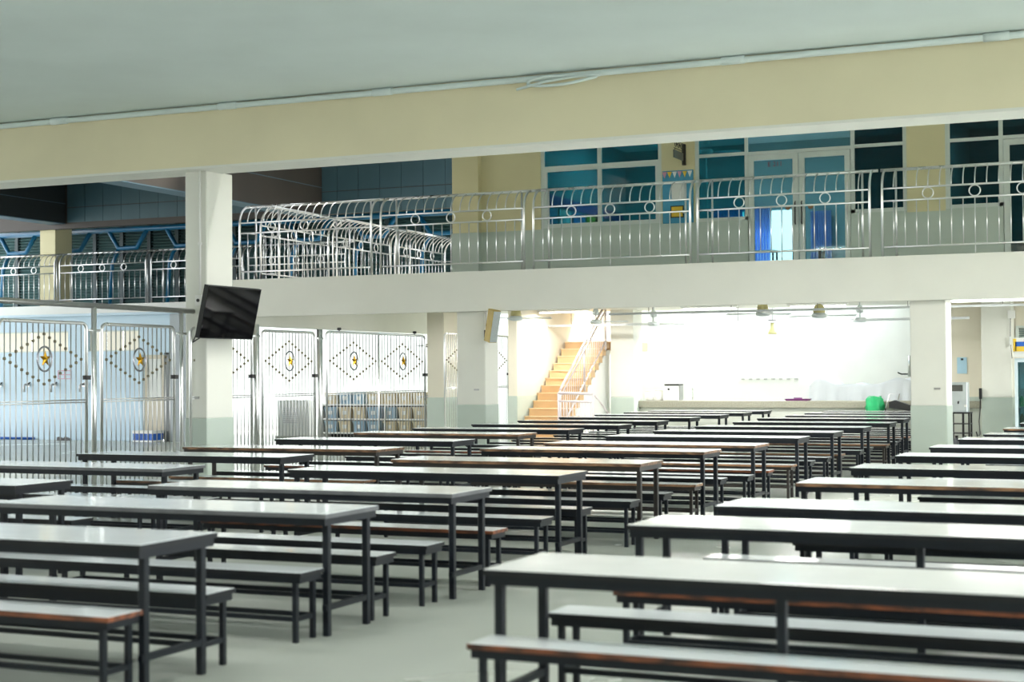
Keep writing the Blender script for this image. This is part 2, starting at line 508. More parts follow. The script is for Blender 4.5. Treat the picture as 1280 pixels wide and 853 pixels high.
for rows, LN, cap in ((ROWA, LA, 'left'), (ROWB, LB, 'left'), (ROWC, LC, 'right')):
    for i, rw in enumerate(rows):
        e = ORD[i]
        L = 2.6
        mids = ()
        if LN == LC:
            x = rw[0]
            bxs = rw[8:10]
            if i == 0:
                mids, L = (1.33,), 2.66
            if i == 1:
                mids, L = (1.63,), 3.26
        else:
            x = rw[0] - L
            bxs = (x - .02 + RND.uniform(-.02, .02), x - .02 + RND.uniform(-.02, .02))
        lam = 'c' if RND.random() < .25 else 'w'
        tb = make_table('white-topped canteen table, %s, %s from front in %s' % (EW[rw[2]], e, LN), 'canteen tables in the ' + LN, x, rw[1], L, .67, lam, rw[2], rw[3], mids)
        if LN == LC:
            tb.scale = (1, 1.03, .96)
        rw = list(rw)
        rw[4] = min(rw[4], rw[1] - (.215 if LN != LC else .18))
        rw[5] = max(rw[5], rw[1] + (.605 if LN != LC else .64))
        make_bench('white-topped bench, %s, near side of %s table in %s' % (EW[rw[6]], e, LN), 'benches in the ' + LN, bxs[0], rw[4], 2.6, .275 if LN != LC else .245, 'w', rw[6], 'b' if rw[6] in 'b' else 'd')
        if i < 14 and not (LN == LB and i == 12):
            make_bench('white-topped bench, %s, far side of %s table in %s' % (EW[rw[7]], e, LN), 'benches in the ' + LN, bxs[1], rw[5], 2.6, .275, 'w', rw[7], 'b' if rw[7] in 'b' else 'd')


# ------------------------------------------------------------------ balcony railings
def picket_mesh():
    return MB().tube([(0, 0, .16), (0, 0, .89)], .0095, 6).mesh('picket', INOX, True)


def arc_pts(z0=1.09, r=.34):
    return [(0, r - r * cos(a), z0 + r * sin(a)) for a in [k * pi / 2 / 7 * .93 for k in range(8)]]


RM = {}


def railing(label, group, loc, rz, L=2.87, n=15, rings=(4, 8, 12)):
    t = thing('balcony_railing', label, 'railing', loc, rz, group)
    if not RM:
        RM['p'] = picket_mesh()
        RM['a'] = MB().tube(arc_pts(), .0105, 6).mesh('curved_bar', INOX, True)
        RM['post'] = MB().tube([(0, 0, 0), (0, 0, 1.0)] + arc_pts(), .021, 8).mesh('post', INOX, True)
        RM['sup'] = MB().tube([(0, .3, 0), (0, .3, 1.4)], .019, 8).mesh('support_post', INOX, True)
        RM['tie'] = MB().tube([(0, 0, .16), (0, .3, .16)], .01, 6).tube([(0, 0, .89), (0, .3, .89)], .01, 6).mesh('tie_bar', INOX, True)
        RM['ring'] = MB().tube([(.085 * cos(a), 0, .99 + .085 * sin(a)) for a in [2 * pi * k / 20 for k in range(20)]], .011, 6, True).mesh('ring', INOX, True)
        RM['foot'] = MB().tube([(0, 0, 0), (0, 0, .15)], .009, 6).mesh('foot', INOX, True)
    for z, r, y, nm in ((1.43, .026, .34, 'top_rail'), (1.09, .016, 0, 'upper_rail'), (.89, .016, 0, 'middle_rail'), (.15, .016, 0, 'bottom_rail')):
        ob(nm, cached((nm, L), lambda: MB().tube([(0 if z < 1.3 else -.08, y, z), (L if z < 1.3 else L + .08, y, z)], r, 8).mesh(nm, INOX, True)), t)
    for x in (0, L):
        ob('post', RM['post'], t, (x, 0, 0))
        sx = x + (.17 if x == 0 else -.17)
        ob('support_post', RM['sup'], t, (sx, 0, 0))
        ob('tie_bar', RM['tie'], t, (sx, 0, 0))
    for k in range(1, n + 1):
        x = L * k / (n + 1)
        ob('picket', RM['p'], t, (x, 0, 0))
        ob('curved_bar', RM['a'], t, (x, 0, 0))
    for k in rings:
        ob('ring', RM['ring'], t, (L * k / (n + 1), 0, 0))
    ob('foot', RM['foot'], t, (L / 2, 0, 0))
    return t


G1 = 'front balcony railings above the canteen'
for x0, lb in ((-16.62, 'stainless railing panel at the left end of the balcony, beside the tall television column'), (-13.55, 'stainless balcony railing panel in front of the olive corner pillar'),
               (-10.5, 'stainless balcony railing panel in front of the two-light classroom window'), (-7.5, 'stainless balcony railing panel in front of the room doors'), (-4.43, 'stainless balcony railing panel at the right end of the balcony')):
    railing(lb, G1, (x0, 24.96, 3.42), 0)
G2 = 'side railings along the courtyard edge of the balcony'
for i in range(3):
    railing('stainless railing panel running back along the courtyard, %s from the balcony corner' % ORD[i], G2, (-16.52, 25.5 + i * 2.78 + 2.62, 3.42), -pi / 2, 2.58, 14)
G3 = 'railings of the far gallery'
for i in range(4):
    railing('stainless railing panel of the far gallery behind the courtyard, %s from the left' % ORD[i], G3, (-31.3 + i * 3.05, 33.65, 3.53), 0)


# ------------------------------------------------------------------ sliding gates with stars
def star_mesh():
    vs, n = [], 10
    for k in range(n):
        r = .098 if k % 2 == 0 else .041
        a = pi / 2 + k * pi / 5
        vs.append((r * cos(a), 0, r * sin(a)))
    vs += [(0, -.03, 0), (0, .03, 0)]
    fs = [(k, (k + 1) % n, n) for k in range(n)] + [((k + 1) % n, k, n + 1) for k in range(n)]
    return MB().add(vs, fs).mesh('star', GOLD)


STAR = star_mesh()
RING2 = MB().tube([(.122 * cos(a), 0, .14 * sin(a)) for a in [2 * pi * k / 24 for k in range(24)]], .011, 6, True).mesh('star_ring', mat('ring_steel', (.35, .36, .4, 1), .25, 1), True)


def gate_field(t, x0, x1, zt, zc=1.79, n=15, z0=.06):
    bar = cached(('gb', zt), lambda: MB().tube([(0, 0, z0), (0, 0, zt)], .0072, 6).mesh('bar', INOXD, True))
    st = MB()
    for k in range(n):
        x = x0 + (x1 - x0) * (k + 1) / (n + 1)
        ob('bar', bar, t, (x, 0, 0))
        j = abs(k - (n - 1) / 2) / ((n - 1) / 2)
        for sg in ((1, -1) if j < .98 else (1,)):
            z = zc + sg * .285 * (1 - j)
            st.lathe([(.012, -.016), (.018, -.008), (.018, .008), (.012, .016)], (x, 0, z), 8)
    s = ob('studs', st.mesh('studs', mat('stud_bronze', srgb(110, 104, 84), .35, .8)), t)
    s['kind'] = 'stuff'
    ob('star', STAR, t, ((x0 + x1) / 2, -.02, zc))
    ob('star_ring', RING2, t, ((x0 + x1) / 2, -.01, zc))


def gate_frame(W, zt, r=.07, tr=.02):
    p = [(0, 0, .03), (0, 0, zt - r)]
    p += [(r - r * cos(a), 0, zt - r + r * sin(a)) for a in (pi / 6, pi / 3, pi / 2)]
    p += [(W - r, 0, zt)] + [(W - r + r * sin(a), 0, zt - r + r * cos(a)) for a in (pi / 6, pi / 3, pi / 2)]
    p += [(W, 0, .03)]
    return MB().tube(p, tr, 8)


def gate(label, y0, y1, zt=2.215, x=-11.9, double=False, zc=1.79):
    t = thing('metal_gate', label, 'gate', (x, y0, 0), pi / 2, 'star gates along the left side')
    Wd = y1 - y0
    ob('frame', gate_frame(Wd, zt).mesh('frame', INOX, True), t)
    ob('bottom_rail', MB().tube([(0, 0, .06), (Wd, 0, .06)], .018, 8).mesh('bottom_rail', INOX, True), t)
    for z in (1.285, 1.312):
        ob('middle_rail', MB().tube([(0, 0, z), (Wd, 0, z)], .0085, 6).mesh('middle_rail', INOX, True), t)
    ob('latch', bx(Wd - .03, Wd + .05, -.03, .03, 1.55, 1.6).mesh('latch', DARK), t)
    if double:
        gate_field(t, 0, Wd / 2, zt, zc)
        gate_field(t, Wd / 2, Wd, zt, zc)
        ob('centre_stile', MB().tube([(Wd / 2, 0, .05), (Wd / 2, 0, zt)], .016, 8).mesh('centre_stile', INOX, True), t)
        for xx in (.38, Wd - .38):
            ob('roller', MB().lathe([(.03, -.02), (.035, 0), (.03, .02)], (xx, 0, zt + .05), 10).box(xx - .008, xx + .008, -.008, .008, zt, zt + .05).mesh('roller', DARK, True), t)
    else:
        gate_field(t, 0, Wd, zt, zc)
    return t


gate('stainless star gate at the far left edge of the photo, pale blue wall behind', 13.17, 14.64)
gate('stainless star gate just left of the tall television column', 14.92, 16.36)
gate('stainless star gate mostly hidden behind the television column', 16.72, 18.15)
gate('narrow stainless star gate just right of the television', 18.42, 19.84)
gate('wide double-star stainless gate in front of the basket shelves', 20.19, 23.47, 2.24, double=True, zc=1.8)
gate('stainless star gate behind the loudspeaker column, next to the stair wall', 29.35, 30.85, 2.40, -13.6, zc=1.87)
gate('stainless star gate seen in the gap left of the loudspeaker column', 27.7, 29.2, 2.40, -13.6, zc=1.87)


def gatepost(y, zt, r, label):
    o = ob('gate_post', MB().tube([(0, 0, 0), (0, 0, zt)], r, 10).box(-.05, .05, -.05, .05, 0, .012).box(-.012, .012, -.1, .1, 2.12, 2.15).mesh('post', INOX, True), None, (-11.9, y, 0))
    tag(o, label, 'post', 'gate posts')


gatepost(14.78, 2.41, .032, 'thick steel post between the two leftmost star gates')
gatepost(16.52, 2.41, .026, 'steel post standing against the television column')
gatepost(18.27, 2.3, .045, 'steel post between the hidden gate and the gate right of the television')
gatepost(19.99, 2.27, .045, 'steel post left of the wide double-star gate')
gatepost(12.9, 2.41, .03, 'steel post outside the left edge of the photo')
tr = ob('gate_track', MB().tube([(-11.9, 9.5, 2.43), (-11.9, 16.78, 2.43)], .034, 10).mesh('track', INOXD, True))
tag(tr, 'thick horizontal steel pipe above the two leftmost star gates', 'rail')

# ------------------------------------------------------------------ television on the tall column
ty, tz = 16.76, 2.393
tv = thing('television', 'large black flat television tilted down on the tall column', 'television', (-11.3, ty, tz))
tv.rotation_euler = (radians(-0), 0, 0)
ti = radians(12.6)
hx, vz = Vector((0, 1, 0)), Vector((sin(ti), 0, cos(ti)))
nx = Vector((cos(ti), 0, -sin(ti)))


def tvbox(w, h, d0, d1):
    vs = []
    for d in (d0, d1):
        for a, b in ((-1, -1), (1, -1), (1, 1), (-1, 1)):
            vs.append(hx * (a * w / 2) + vz * (b * h / 2) + nx * d)
    return MB().add(vs, [(0, 1, 2, 3), (4, 5, 6, 7), (0, 1, 5, 4), (1, 2, 6, 5), (2, 3, 7, 6), (3, 0, 4, 7)])


ob('bezel', tvbox(1.213, .682, -.06, 0).mesh('bezel', PLAST), tv)
ob('screen', tvbox(1.19, .655, 0, .004).mesh('screen', BLACKS), tv)
ob('bracket', MB().tube([(-.4, .25, .05), (-.2, .25, .03), (-.06, .05, 0)], .02, 8).box(-.41, -.39, .1, .4, -.15, .2).mesh('bracket', DARK), tv)
ob('cable', MB().tube([(-.08, -.5, -.3), (-.2, -.55, -.38), (-.3, -.4, -.36), (-.36, -.2, -.2)], .008, 6).mesh('cable', PLAST), tv)
cd2 = thing('wall_conduit', 'thin white conduit with a socket box on the tall television column', 'conduit', (-11.79, 16.78, 0))
ob('pipe', MB().tube([(0, 0, 2.66), (0, 0, 4.27)], .014, 8).mesh('pipe', WHITE, True), cd2)
ob('socket_box', bx(-.05, .05, -.045, .02, 2.5, 2.64).mesh('socket_box', WHITE), cd2)
ob('socket', MB().lathe([(.022, 0), (.022, .012)], (0, 0, 0), 12).mesh('socket', DARK), cd2, (0, -.045, 2.57)).rotation_euler = (pi / 2, 0, 0)
ob('clip', bx(-.025, .025, -.02, .012, 3.3, 3.33).mesh('clip', WHITE), cd2)

# ceiling conduit along the front beam
cc = thing('ceiling_conduit', 'long pale conduit clipped along the top of the front beam', 'conduit', (0, 0, 0))
ob('pipe', MB().tube([(-20, 16.55, 5.045), (-14, 16.55, 5.04), (-6, 16.54, 5.035), (3, 16.55, 5.045)], .036, 10).mesh('pipe', CEILM, True), cc)
for x in (-13.9, -11.2, -8.95, -4.55, -1.75):
    ob('coupling', MB().tube([(x - .13, 16.55, 5.042), (x + .13, 16.55, 5.042)], .046, 10).mesh('coupling', CEILM, True), cc)
cl = ob('cable_coil', MB().tube([(-7.0 + .42 * (1 - cos(a)) + .03 * sin(3 * a), 16.5 - .05 * sin(a * 2), 4.985 + .05 * sin(a)) for a in [k * 2 * pi / 40 for k in range(41)]], .018, 6)
        .tube([(-7.15, 16.52, 4.92), (-6.8, 16.5, 4.98), (-6.3, 16.5, 5.02), (-6.1, 16.5, 5.0)], .016, 6).mesh('coil', CEILM, True))
tag(cl, 'loose coil of pale cable hanging at the middle of the front beam', 'cable')

# ------------------------------------------------------------------ loudspeaker on the middle column
sp = thing('loudspeaker', 'slim tilted mustard loudspeaker with a grey grille on the column', 'loudspeaker', (-11.22, 24.86, 2.42))
for nm, a, m in (('cabinet', (-.08, .08, -.02, .16, -.29, .29), MUST), ('grille', (-.075, .075, -.03, -.018, -.28, .28), GRILL)):
    o = ob(nm, MB().cbox(*a, .006).mesh(nm, m), sp)
    o.rotation_euler = (radians(15), 0, radians(58))
ob('bracket', MB().tube([(-.3, .3, -.12), (-.12, .1, -.1)], .015, 6).box(-.33, -.29, .27, .36, -.18, -.05).mesh('bracket', DARK), sp)
ob('cable', MB().tube([(-.22, .12, .35), (-.23, .13, -.1), (-.12, .1, -.12)], .005, 5).mesh('cable', PLAST), sp)


# ------------------------------------------------------------------ ceiling fans
def fan(x, y, z, yel, label, rot, rod=.3):
    t = thing('ceiling_fan', label, 'fan', (x, y, z), rot, 'ceiling fans under the balcony slab')
    m = FANY if yel else FANW
    ob('canopy', MB().lathe([(.03, .0), (.075, .02), (.06, .12), (.025, .16)], (0, 0, .02 if yel else rod - .17), 16).mesh('canopy', m, True), t)
    ob('rod', MB().tube([(0, 0, .0), (0, 0, 3.02 - z)], .013, 8).mesh('rod', FANW, True), t)
    if yel:
        ob('cover', MB().lathe([(.1, .03), (.11, .07), (.085, .16), (.03, .2)], (0, 0, 0), 16).mesh('cover', FANY, True), t)
    ob('motor', MB().lathe([(.05, -.06), (.125, -.045), (.135, 0), (.11, .035), (.04, .045)], (0, 0, 0), 18).mesh('motor', FANW, True), t)
    bl = MB().add([(.12, -.035, 0), (.22, -.06, .004), (.68, -.065, .016), (.7, .05, -.012), (.22, .05, -.012), (.12, .035, 0)] +
                  [(.12, -.035, .006), (.22, -.06, .01), (.68, -.065, .022), (.7, .05, -.006), (.22, .05, -.006), (.12, .035, .006)],
                  [(5, 4, 3, 2, 1, 0), (6, 7, 8, 9, 10, 11)] + [(i, (i + 1) % 6, 6 + (i + 1) % 6, 6 + i) for i in range(6)]).mesh('blade', FANW)
    for k in range(3):
        ob('blade', bl, t, (0, 0, -.01), k * 2 * pi / 3)
    return t


fan(-11.95, 27.5, 2.67, 1, 'ceiling fan with a yellowed cap beside the mustard loudspeaker', .3)
fan(-7.05, 27.5, 2.655, 1, 'ceiling fan with a yellowed cap over the middle of the counter', 1.0)
fan(-6.02, 27.5, 2.6, 1, 'ceiling fan with a yellowed cap nearer the right-hand column', .55)
fan(-11.6, 31.0, 2.69, 0, 'white ceiling fan in front of the staircase', .2)
fan(-10.3, 31.0, 2.62, 0, 'white ceiling fan just right of the column beside the staircase', .75)
fan(-5.97, 31.0, 2.62, 0, 'white ceiling fan beside the right-hand column, above the white sheet', .35)
for nm, lb, a, r in (('ceiling_pipe', 'grey pipe slung under the slab behind the first fans', ((-9.7, 26.6, 2.665), (-2, 26.6, 2.665)), .022), ('ceiling_pipe', 'long thin pipe slung across in front of the staircase and counter', ((-13.6, 32.2, 2.65), (-4.0, 32.2, 2.65)), .028)):
    p = thing(nm, lb, 'pipe', (0, 0, 0), 0, 'pipes slung under the slab')
    ob('pipe', MB().tube(a, r, 10).mesh('pipe', mat('pipe_grey', srgb(220, 224, 226), .4), True), p)
    for k in range(5):
        x = a[0][0] + (a[1][0] - a[0][0]) * (k + .5) / 5
        ob('hanger', MB().tube([(x, a[0][1], 2.66), (x, a[0][1], 3.02)], .006, 5).mesh('hanger', DARK), p)

# fluorescent light at right
fl = thing('fluorescent_light', 'lit fluorescent batten under the slab right of the aisle column', 'light', (-2.93, 26.0, 2.78))
ob('housing', MB().cbox(-.62, .62, -.05, .05, -.01, .05, .008).box(-.02, .02, -.02, .02, .05, .24).mesh('housing', WHITE), fl)
ob('tube', MB().tube([(-.57, -.02, -.035), (.57, -.02, -.035)], .045, 10).mesh('tube', TUBE, True), fl)
for x in (-.6, .6):
    ob('end_cap', bx(x - .02, x + .02, -.045, .045, -.07, 0).mesh('end_cap', WHITE), fl)

def add_lamp(t, z, e):
    l = bpy.data.lights.new('batten_lamp', 'AREA')
    l.shape = 'RECTANGLE'
    l.size, l.size_y = 1.15, .08
    l.energy = e
    l.color = (1, .99, .96)
    ob('lamp', l, t, (0, 0, z))


add_lamp(fl, -.1, 45)
# unseen battens added as fill light, front hall by default
def batten(x, y, label, z=5.02, e=42, group='added fill battens of the front hall'):
    t = thing('fluorescent_light', label, 'light', (x, y, z), 0, group)
    ob('housing', MB().cbox(-.62, .62, -.05, .05, 0, .07, .008).mesh('housing', WHITE), t)
    ob('tube', MB().tube([(-.57, 0, -.03), (.57, 0, -.03)], .016, 8).mesh('tube', TUBE, True), t)
    add_lamp(t, -.06, e)
    return t


for i, y in enumerate((2.5, 6.5, 10.5)):
    for j, x in enumerate((-10.5, -6.5, -2.5, 1.5)):
        batten(x, y, 'added fill batten overhead, %s row from the front, %s from the left' % (ORD[i], ORD[j]))

for j in range(8):
    t_ = batten(-8.0 + j * 1.7, 17.3, 'added fill batten behind the front beam facing the balcony, %s from the left' % ORD[j], 4.75, 84, 'added fill battens on the rear of the front beam')  # hidden lamps added to brighten the balcony fascia and columns
    t_.children[-1].rotation_euler = (radians(66), 0, 0)
    ob('bracket', bx(-.3, .3, -.16, -.04, 0, .05).mesh('bracket', WHITE), t_)
for j, (x, y) in enumerate(((-10.3, 30.8), (-7.2, 30.8), (-2.5, 30.8))):
    batten(x, y, 'added fill batten inside the upper rooms, %s from the left' % ORD[j], 6.63, 75, 'added fill battens inside the upper rooms')  # lamps added to lift the brightness behind the glass
for i, y in enumerate((28.9, 31.4)):
    for j, x in enumerate((-12.5, -9.2, -6.9, -1.6)):
        batten(x, y, 'added fill batten under the balcony slab, %s row, %s from the left' % (ORD[i], ORD[j]), 2.95, 60, 'added fill battens under the balcony slab')  # hidden lamps added to brighten the space below the slab

# ------------------------------------------------------------------ upper corridor wall with rooms
YW = 28.0
z0, zd = 3.41, 4.42
OPEN = [(-11.62, -9.12, 4.44, 6.06), (-8.46, -7.44, 4.42, 6.06), (-7.44, -5.53, 3.41, 6.06), (-5.53, -4.53, 4.45, 6.06), (-3.86, -2.88, 4.45, 6.06), (-2.88, -1.0, 3.41, 6.06)]
wb_, db_ = MB(), MB()
xs = [-13.5, -11.62, -9.12, -8.46, -4.53, -3.86, -1.0, 6]
for i in range(0, 8, 2):
    wb_.box(xs[i], xs[i + 1], YW, YW + .2, zd, 6.7)
    db_.box(xs[i], xs[i + 1], YW - .006, YW + .2, z0, zd)
for (a, b, s, tp) in OPEN:
    wb_.box(a, b, YW, YW + .2, tp, 6.7)
    if s > 4:
        db_.box(a, b, YW - .006, YW + .2, z0, s)
OLIVE = mat('olive_cream_paint', srgb(214, 206, 164), .6, 0, .03, 1.2, bump=.05)
struct('wall_back', wb_.mesh('wall', OLIVE), 'olive-cream wall of the upper corridor')
struct('trim_6', db_.mesh('dado', DADO), 'grey-green dado of the upper corridor')
pl = thing('column', 'olive-cream corner pillar of the upper corridor, left of the classroom window', 'column', (-13.2, 28.1, 3.41))
ob('shaft', MB().cbox(-.29, .29, -.25, .3, 1.0, 3.29, .01).mesh('shaft', OLIVE), pl)
ob('dado', MB().cbox(-.3, .3, -.26, .31, 0, 1.0, .01).mesh('dado', DADO), pl)
struct('wall_left', bx(-13.5, -13.3, 28.3, 33.9, 3.41, 6.7).mesh('wall', OLIVE), 'side wall of the classrooms')


def bars(rects, y0=YW + .02, y1=YW + .12):
    b = MB()
    for r in rects:
        b.box(r[0], r[1], y0, y1, r[2], r[3])
    return b


def window(name, label, frame, panes, gm):
    w = struct(name, None, label)
    ob('frame', bars(frame).mesh('frame', WINF), w)
    for p in panes:
        ob('pane', bx(p[0], p[1], YW + .06, YW + .07, p[2], p[3]).mesh('pane', gm), w)
    return w


window('window_1', 'two-light classroom window with white frame and teal glass',
       [(-11.62, -9.12, 4.44, 4.52), (-11.62, -9.12, 6.0, 6.06), (-11.62, -11.55, 4.52, 6.0), (-9.19, -9.12, 4.52, 6.0), (-10.43, -10.35, 4.52, 6.0), (-11.55, -10.43, 5.60, 5.66), (-10.35, -9.19, 5.60, 5.66),
        (-11.55, -11.49, 4.52, 5.6), (-9.25, -9.19, 4.52, 5.6), (-11.49, -10.43, 5.55, 5.6), (-10.35, -9.25, 5.55, 5.6)],
       [(-11.55, -10.43, 5.66, 6.0), (-10.35, -9.19, 5.66, 6.0), (-11.49, -10.43, 4.52, 5.55), (-10.35, -9.25, 4.52, 5.55)], TEAL)
window('window_2', 'narrow fixed window left of the double door',
       [(-8.46, -7.44, 4.42, 4.49), (-8.46, -7.44, 6.0, 6.06), (-8.46, -8.39, 4.49, 6.0), (-7.5, -7.44, 3.41, 6.0), (-8.39, -7.5, 5.64, 5.7)],
       [(-8.39, -7.5, 5.7, 6.0), (-8.39, -7.5, 4.49, 5.64)], TEAL)
window('window_3', 'narrow fixed window right of the double door',
       [(-5.53, -4.53, 4.45, 4.52), (-5.53, -4.53, 6.0, 6.06), (-5.53, -5.46, 3.41, 6.0), (-4.6, -4.53, 4.52, 6.0), (-5.46, -4.6, 5.64, 5.7)],
       [(-5.46, -4.6, 5.7, 6.0), (-5.46, -4.6, 4.52, 5.64)], DTEAL)
window('window_4', 'fixed window at the right end of the upper corridor',
       [(-3.86, -2.88, 4.45, 4.52), (-3.86, -2.88, 6.0, 6.06), (-3.86, -3.78, 4.52, 6.0), (-2.95, -2.88, 3.41, 6.0), (-3.78, -2.95, 5.63, 5.69)],
       [(-3.78, -2.95, 5.69, 6.0), (-3.78, -2.95, 4.52, 5.63)], DTEAL)


def door(name, label, x0, x1, gm, text=False, tz=5.63):
    d = struct(name, None, label)
    xm = (x0 + x1) / 2
    ob('frame', bars([(x0, x1, 6.0, 6.06), (x0, x1, tz, tz + .06)]).mesh('frame', WINF), d)
    ob('transom_pane', bx(x0, x1, YW + .06, YW + .07, tz + .06, 6.0).mesh('pane', gm), d)
    for k, (a, b) in enumerate(((x0 + .01, xm - .01), (xm + .01, x1 - .01))):
        f = ob('door_leaf', bars([(a, a + .1, 3.42, tz - .01), (b - .1, b, 3.42, tz - .01), (a + .1, b - .1, tz - .11, tz - .01), (a + .1, b - .1, 3.42, 3.55)], YW + .01, YW + .09).mesh('leaf', WINF), d)
        ob('pane', bx(a + .1, b - .1, YW + .05, YW + .06, 3.55, tz - .11).mesh('pane', gm), f)
        hx_ = b - .05 if k == 0 else a + .05
        ob('handle', MB().tube([(hx_, YW - .01, 4.3), (hx_, YW - .04, 4.32), (hx_, YW - .04, 4.7), (hx_, YW - .01, 4.72)], .012, 6).mesh('handle', DARK, True), f)
        sx_ = b - .2 if k == 0 else a + .2
        ob('round_sticker', MB().lathe([(.05, 0), (.05, .004)], (0, 0, 0), 14).mesh('sticker', ORN), f, (sx_, YW + .045, 4.62)).rotation_euler = (pi / 2, 0, 0)
        if text and k == 0:
            c = bpy.data.curves.new('room_number', 'FONT')
            c.body = 'E 211'
            c.size = .125
            c.extrude = .002
            c.align_x = 'CENTER'
            c.align_y = 'CENTER'
            c.materials.append(REDT)
            o = ob('room_number', c, f, (-6.93, YW + .045, 5.435))
            o.rotation_euler = (pi / 2, 0, 0)
    return d


door('door_1', 'white double glass door marked E 211', -7.44, -5.53, DOORG, True)
door('door_2', 'white glass door at the right edge of the upper corridor', -2.88, -1.0, DTEAL)

# rooms behind the glass
struct('wall_back', bx(-13.3, -9.75, 33.7, 33.9, 3.41, 6.7).box(-9.75, -7.85, 33.7, 33.9, 3.41, 3.6).box(-9.75, -7.85, 33.7, 33.9, 5.2, 6.7).box(-7.85, 6, 33.7, 33.9, 3.41, 6.7).mesh('wall', FLOWALL), 'far wall of the classrooms with window openings')
struct('wall_right', bx(-4.3, -4.15, 28.2, 33.7, 3.41, 6.7).mesh('wall', FLOWALL), 'partition between the two upper rooms')
struct('wall_left', bx(-12.0, -11.85, 28.2, 33.7, 3.41, 6.7).mesh('wall', FLOWALL), 'left wall of the classroom')


def curtain(x0, x1, y, zb, zt, label, n=9):
    b = MB()
    vs, k = [], n * 4
    for z in (zb, zt):
        for i in range(k + 1):
            vs.append((x0 + (x1 - x0) * i / k, y + .05 * sin(i * pi / 2), z))
    fs = [(i, i + 1, k + 2 + i, k + 1 + i) for i in range(k)]
    o = ob('curtain', b.add(vs, fs).mesh('curtain', CURT, True))
    sm = o.modifiers.new('thick', 'SOLIDIFY')
    sm.thickness = .01
    tag(o, label, 'curtain', 'blue curtains in the classroom')


curtain(-9.0, -8.42, 33.55, 3.45, 5.25, 'bright blue curtain hanging behind the left door leaf')
curtain(-9.75, -9.05, 33.55, 3.45, 5.25, 'blue curtain behind the narrow window left of the door')
curtain(-7.5, -7.05, 33.5, 3.45, 5.1, 'blue curtain gathered behind the right door leaf')
bn = thing('wall_banner', 'blue and purple banner on the classroom wall, behind the two-light window', 'banner', (-11.83, 31, 5.05))
ob('strip', bx(0, .02, -2.4, 2.4, -.02, .18).mesh('strip', mat('purple_banner', srgb(92, 84, 150), .6)), bn)
for k, (m, a) in enumerate(((BOARDB, -2.3), (PAPER, -1.5), (CURT, -.7), (YEL, .1), (BOARDB, .6), (PAPER, 1.4))):
    ob('poster', bx(0, .015, a, a + .65, -.8, -.06).mesh('poster', m), bn)
fan(-8.9, 30.3, 6.1, 0, 'ceiling fan inside the classroom, seen through the two-light window', .4)
for i, (x, y) in enumerate(((-8.1, 31.6), (-7.2, 31.9), (-6.5, 31.3))):
    t = thing('school_desk', 'dark classroom desk behind the glass door, %s from the left' % ORD[i], 'desk', (x, y, 3.41), 0, 'classroom desks')
    ob('desk_top', bx(-.3, .3, -.2, .2, .68, .71).mesh('desk_top', TILEW), t)
    for dx in (-.27, .27):
        for dy in (-.17, .17):
            ob('leg', cached('dleg', lambda: bx(-.015, .015, -.015, .015, 0, .68).mesh('leg', DARK)), t, (dx, dy, 0))

# bulletin board and hanging sign
bb = thing('bulletin_board', 'blue bulletin board with paper and framed certificate on the corridor wall', 'board', (-8.79, 27.98, 4.42))
ob('panel', bx(-.3, .3, -.02, .02, 0, 1.0).mesh('panel', BOARDB), bb)
ob('paper', bx(-.12, .14, -.028, -.02, .42, .8).mesh('paper', PAPER), bb)
ob('certificate_frame', bx(-.14, .12, -.03, -.02, .1, .33).mesh('certificate_frame', DARK), bb)
ob('certificate', bx(-.12, .1, -.034, -.03, .12, .31).mesh('certificate', YEL), bb)
for k in range(6):
    ob('pennant', MB().prism([(-.3 + k * .1, .98), (-.21 + k * .1, .98), (-.255 + k * .1, .86)], 'y', -.03, -.02).mesh('pennant', (PINK, YEL, PAPER)[k % 3]), bb)
sg = thing('hanging_sign', 'small grey sign hanging from scrolled ironwork on the corridor wall', 'sign', (-8.66, 27.95, 5.55))
sg.scale = (1, 1, .72)
ob('plate', bx(-.012, .012, -.62, -.06, .05, .25).mesh('plate', mat('grey_sign', srgb(96, 98, 92), .5)), sg)
ob('post', MB().tube([(0, -.03, -.05), (0, -.03, .5)], .016, 8).mesh('post', IRON, True), sg)
sc = MB().tube([(0, -.03, .3), (0, -.6, .3)], .009, 5).tube([(0, -.03, .5), (0, -.6, .5)], .009, 5)
for k in range(3):
    cy = -.13 - k * .18
    sc.tube([(0, cy + .075 * (1 - a / 12) * cos(a), .4 + .085 * (1 - a / 12) * sin(a)) for a in [j * .45 for j in range(18)]], .008, 5)
ob('scrollwork', sc.mesh('scrollwork', IRON, True), sg)
ob('wall_plate', bx(-.03, .03, -.02, .06, -.05, .5).mesh('wall_plate', IRON), sg)
ob('hook', MB().tube([(0, -.1, .25), (0, -.1, .3)], .006, 5).tube([(0, -.55, .25), (0, -.55, .3)], .006, 5).mesh('hook', IRON), sg)

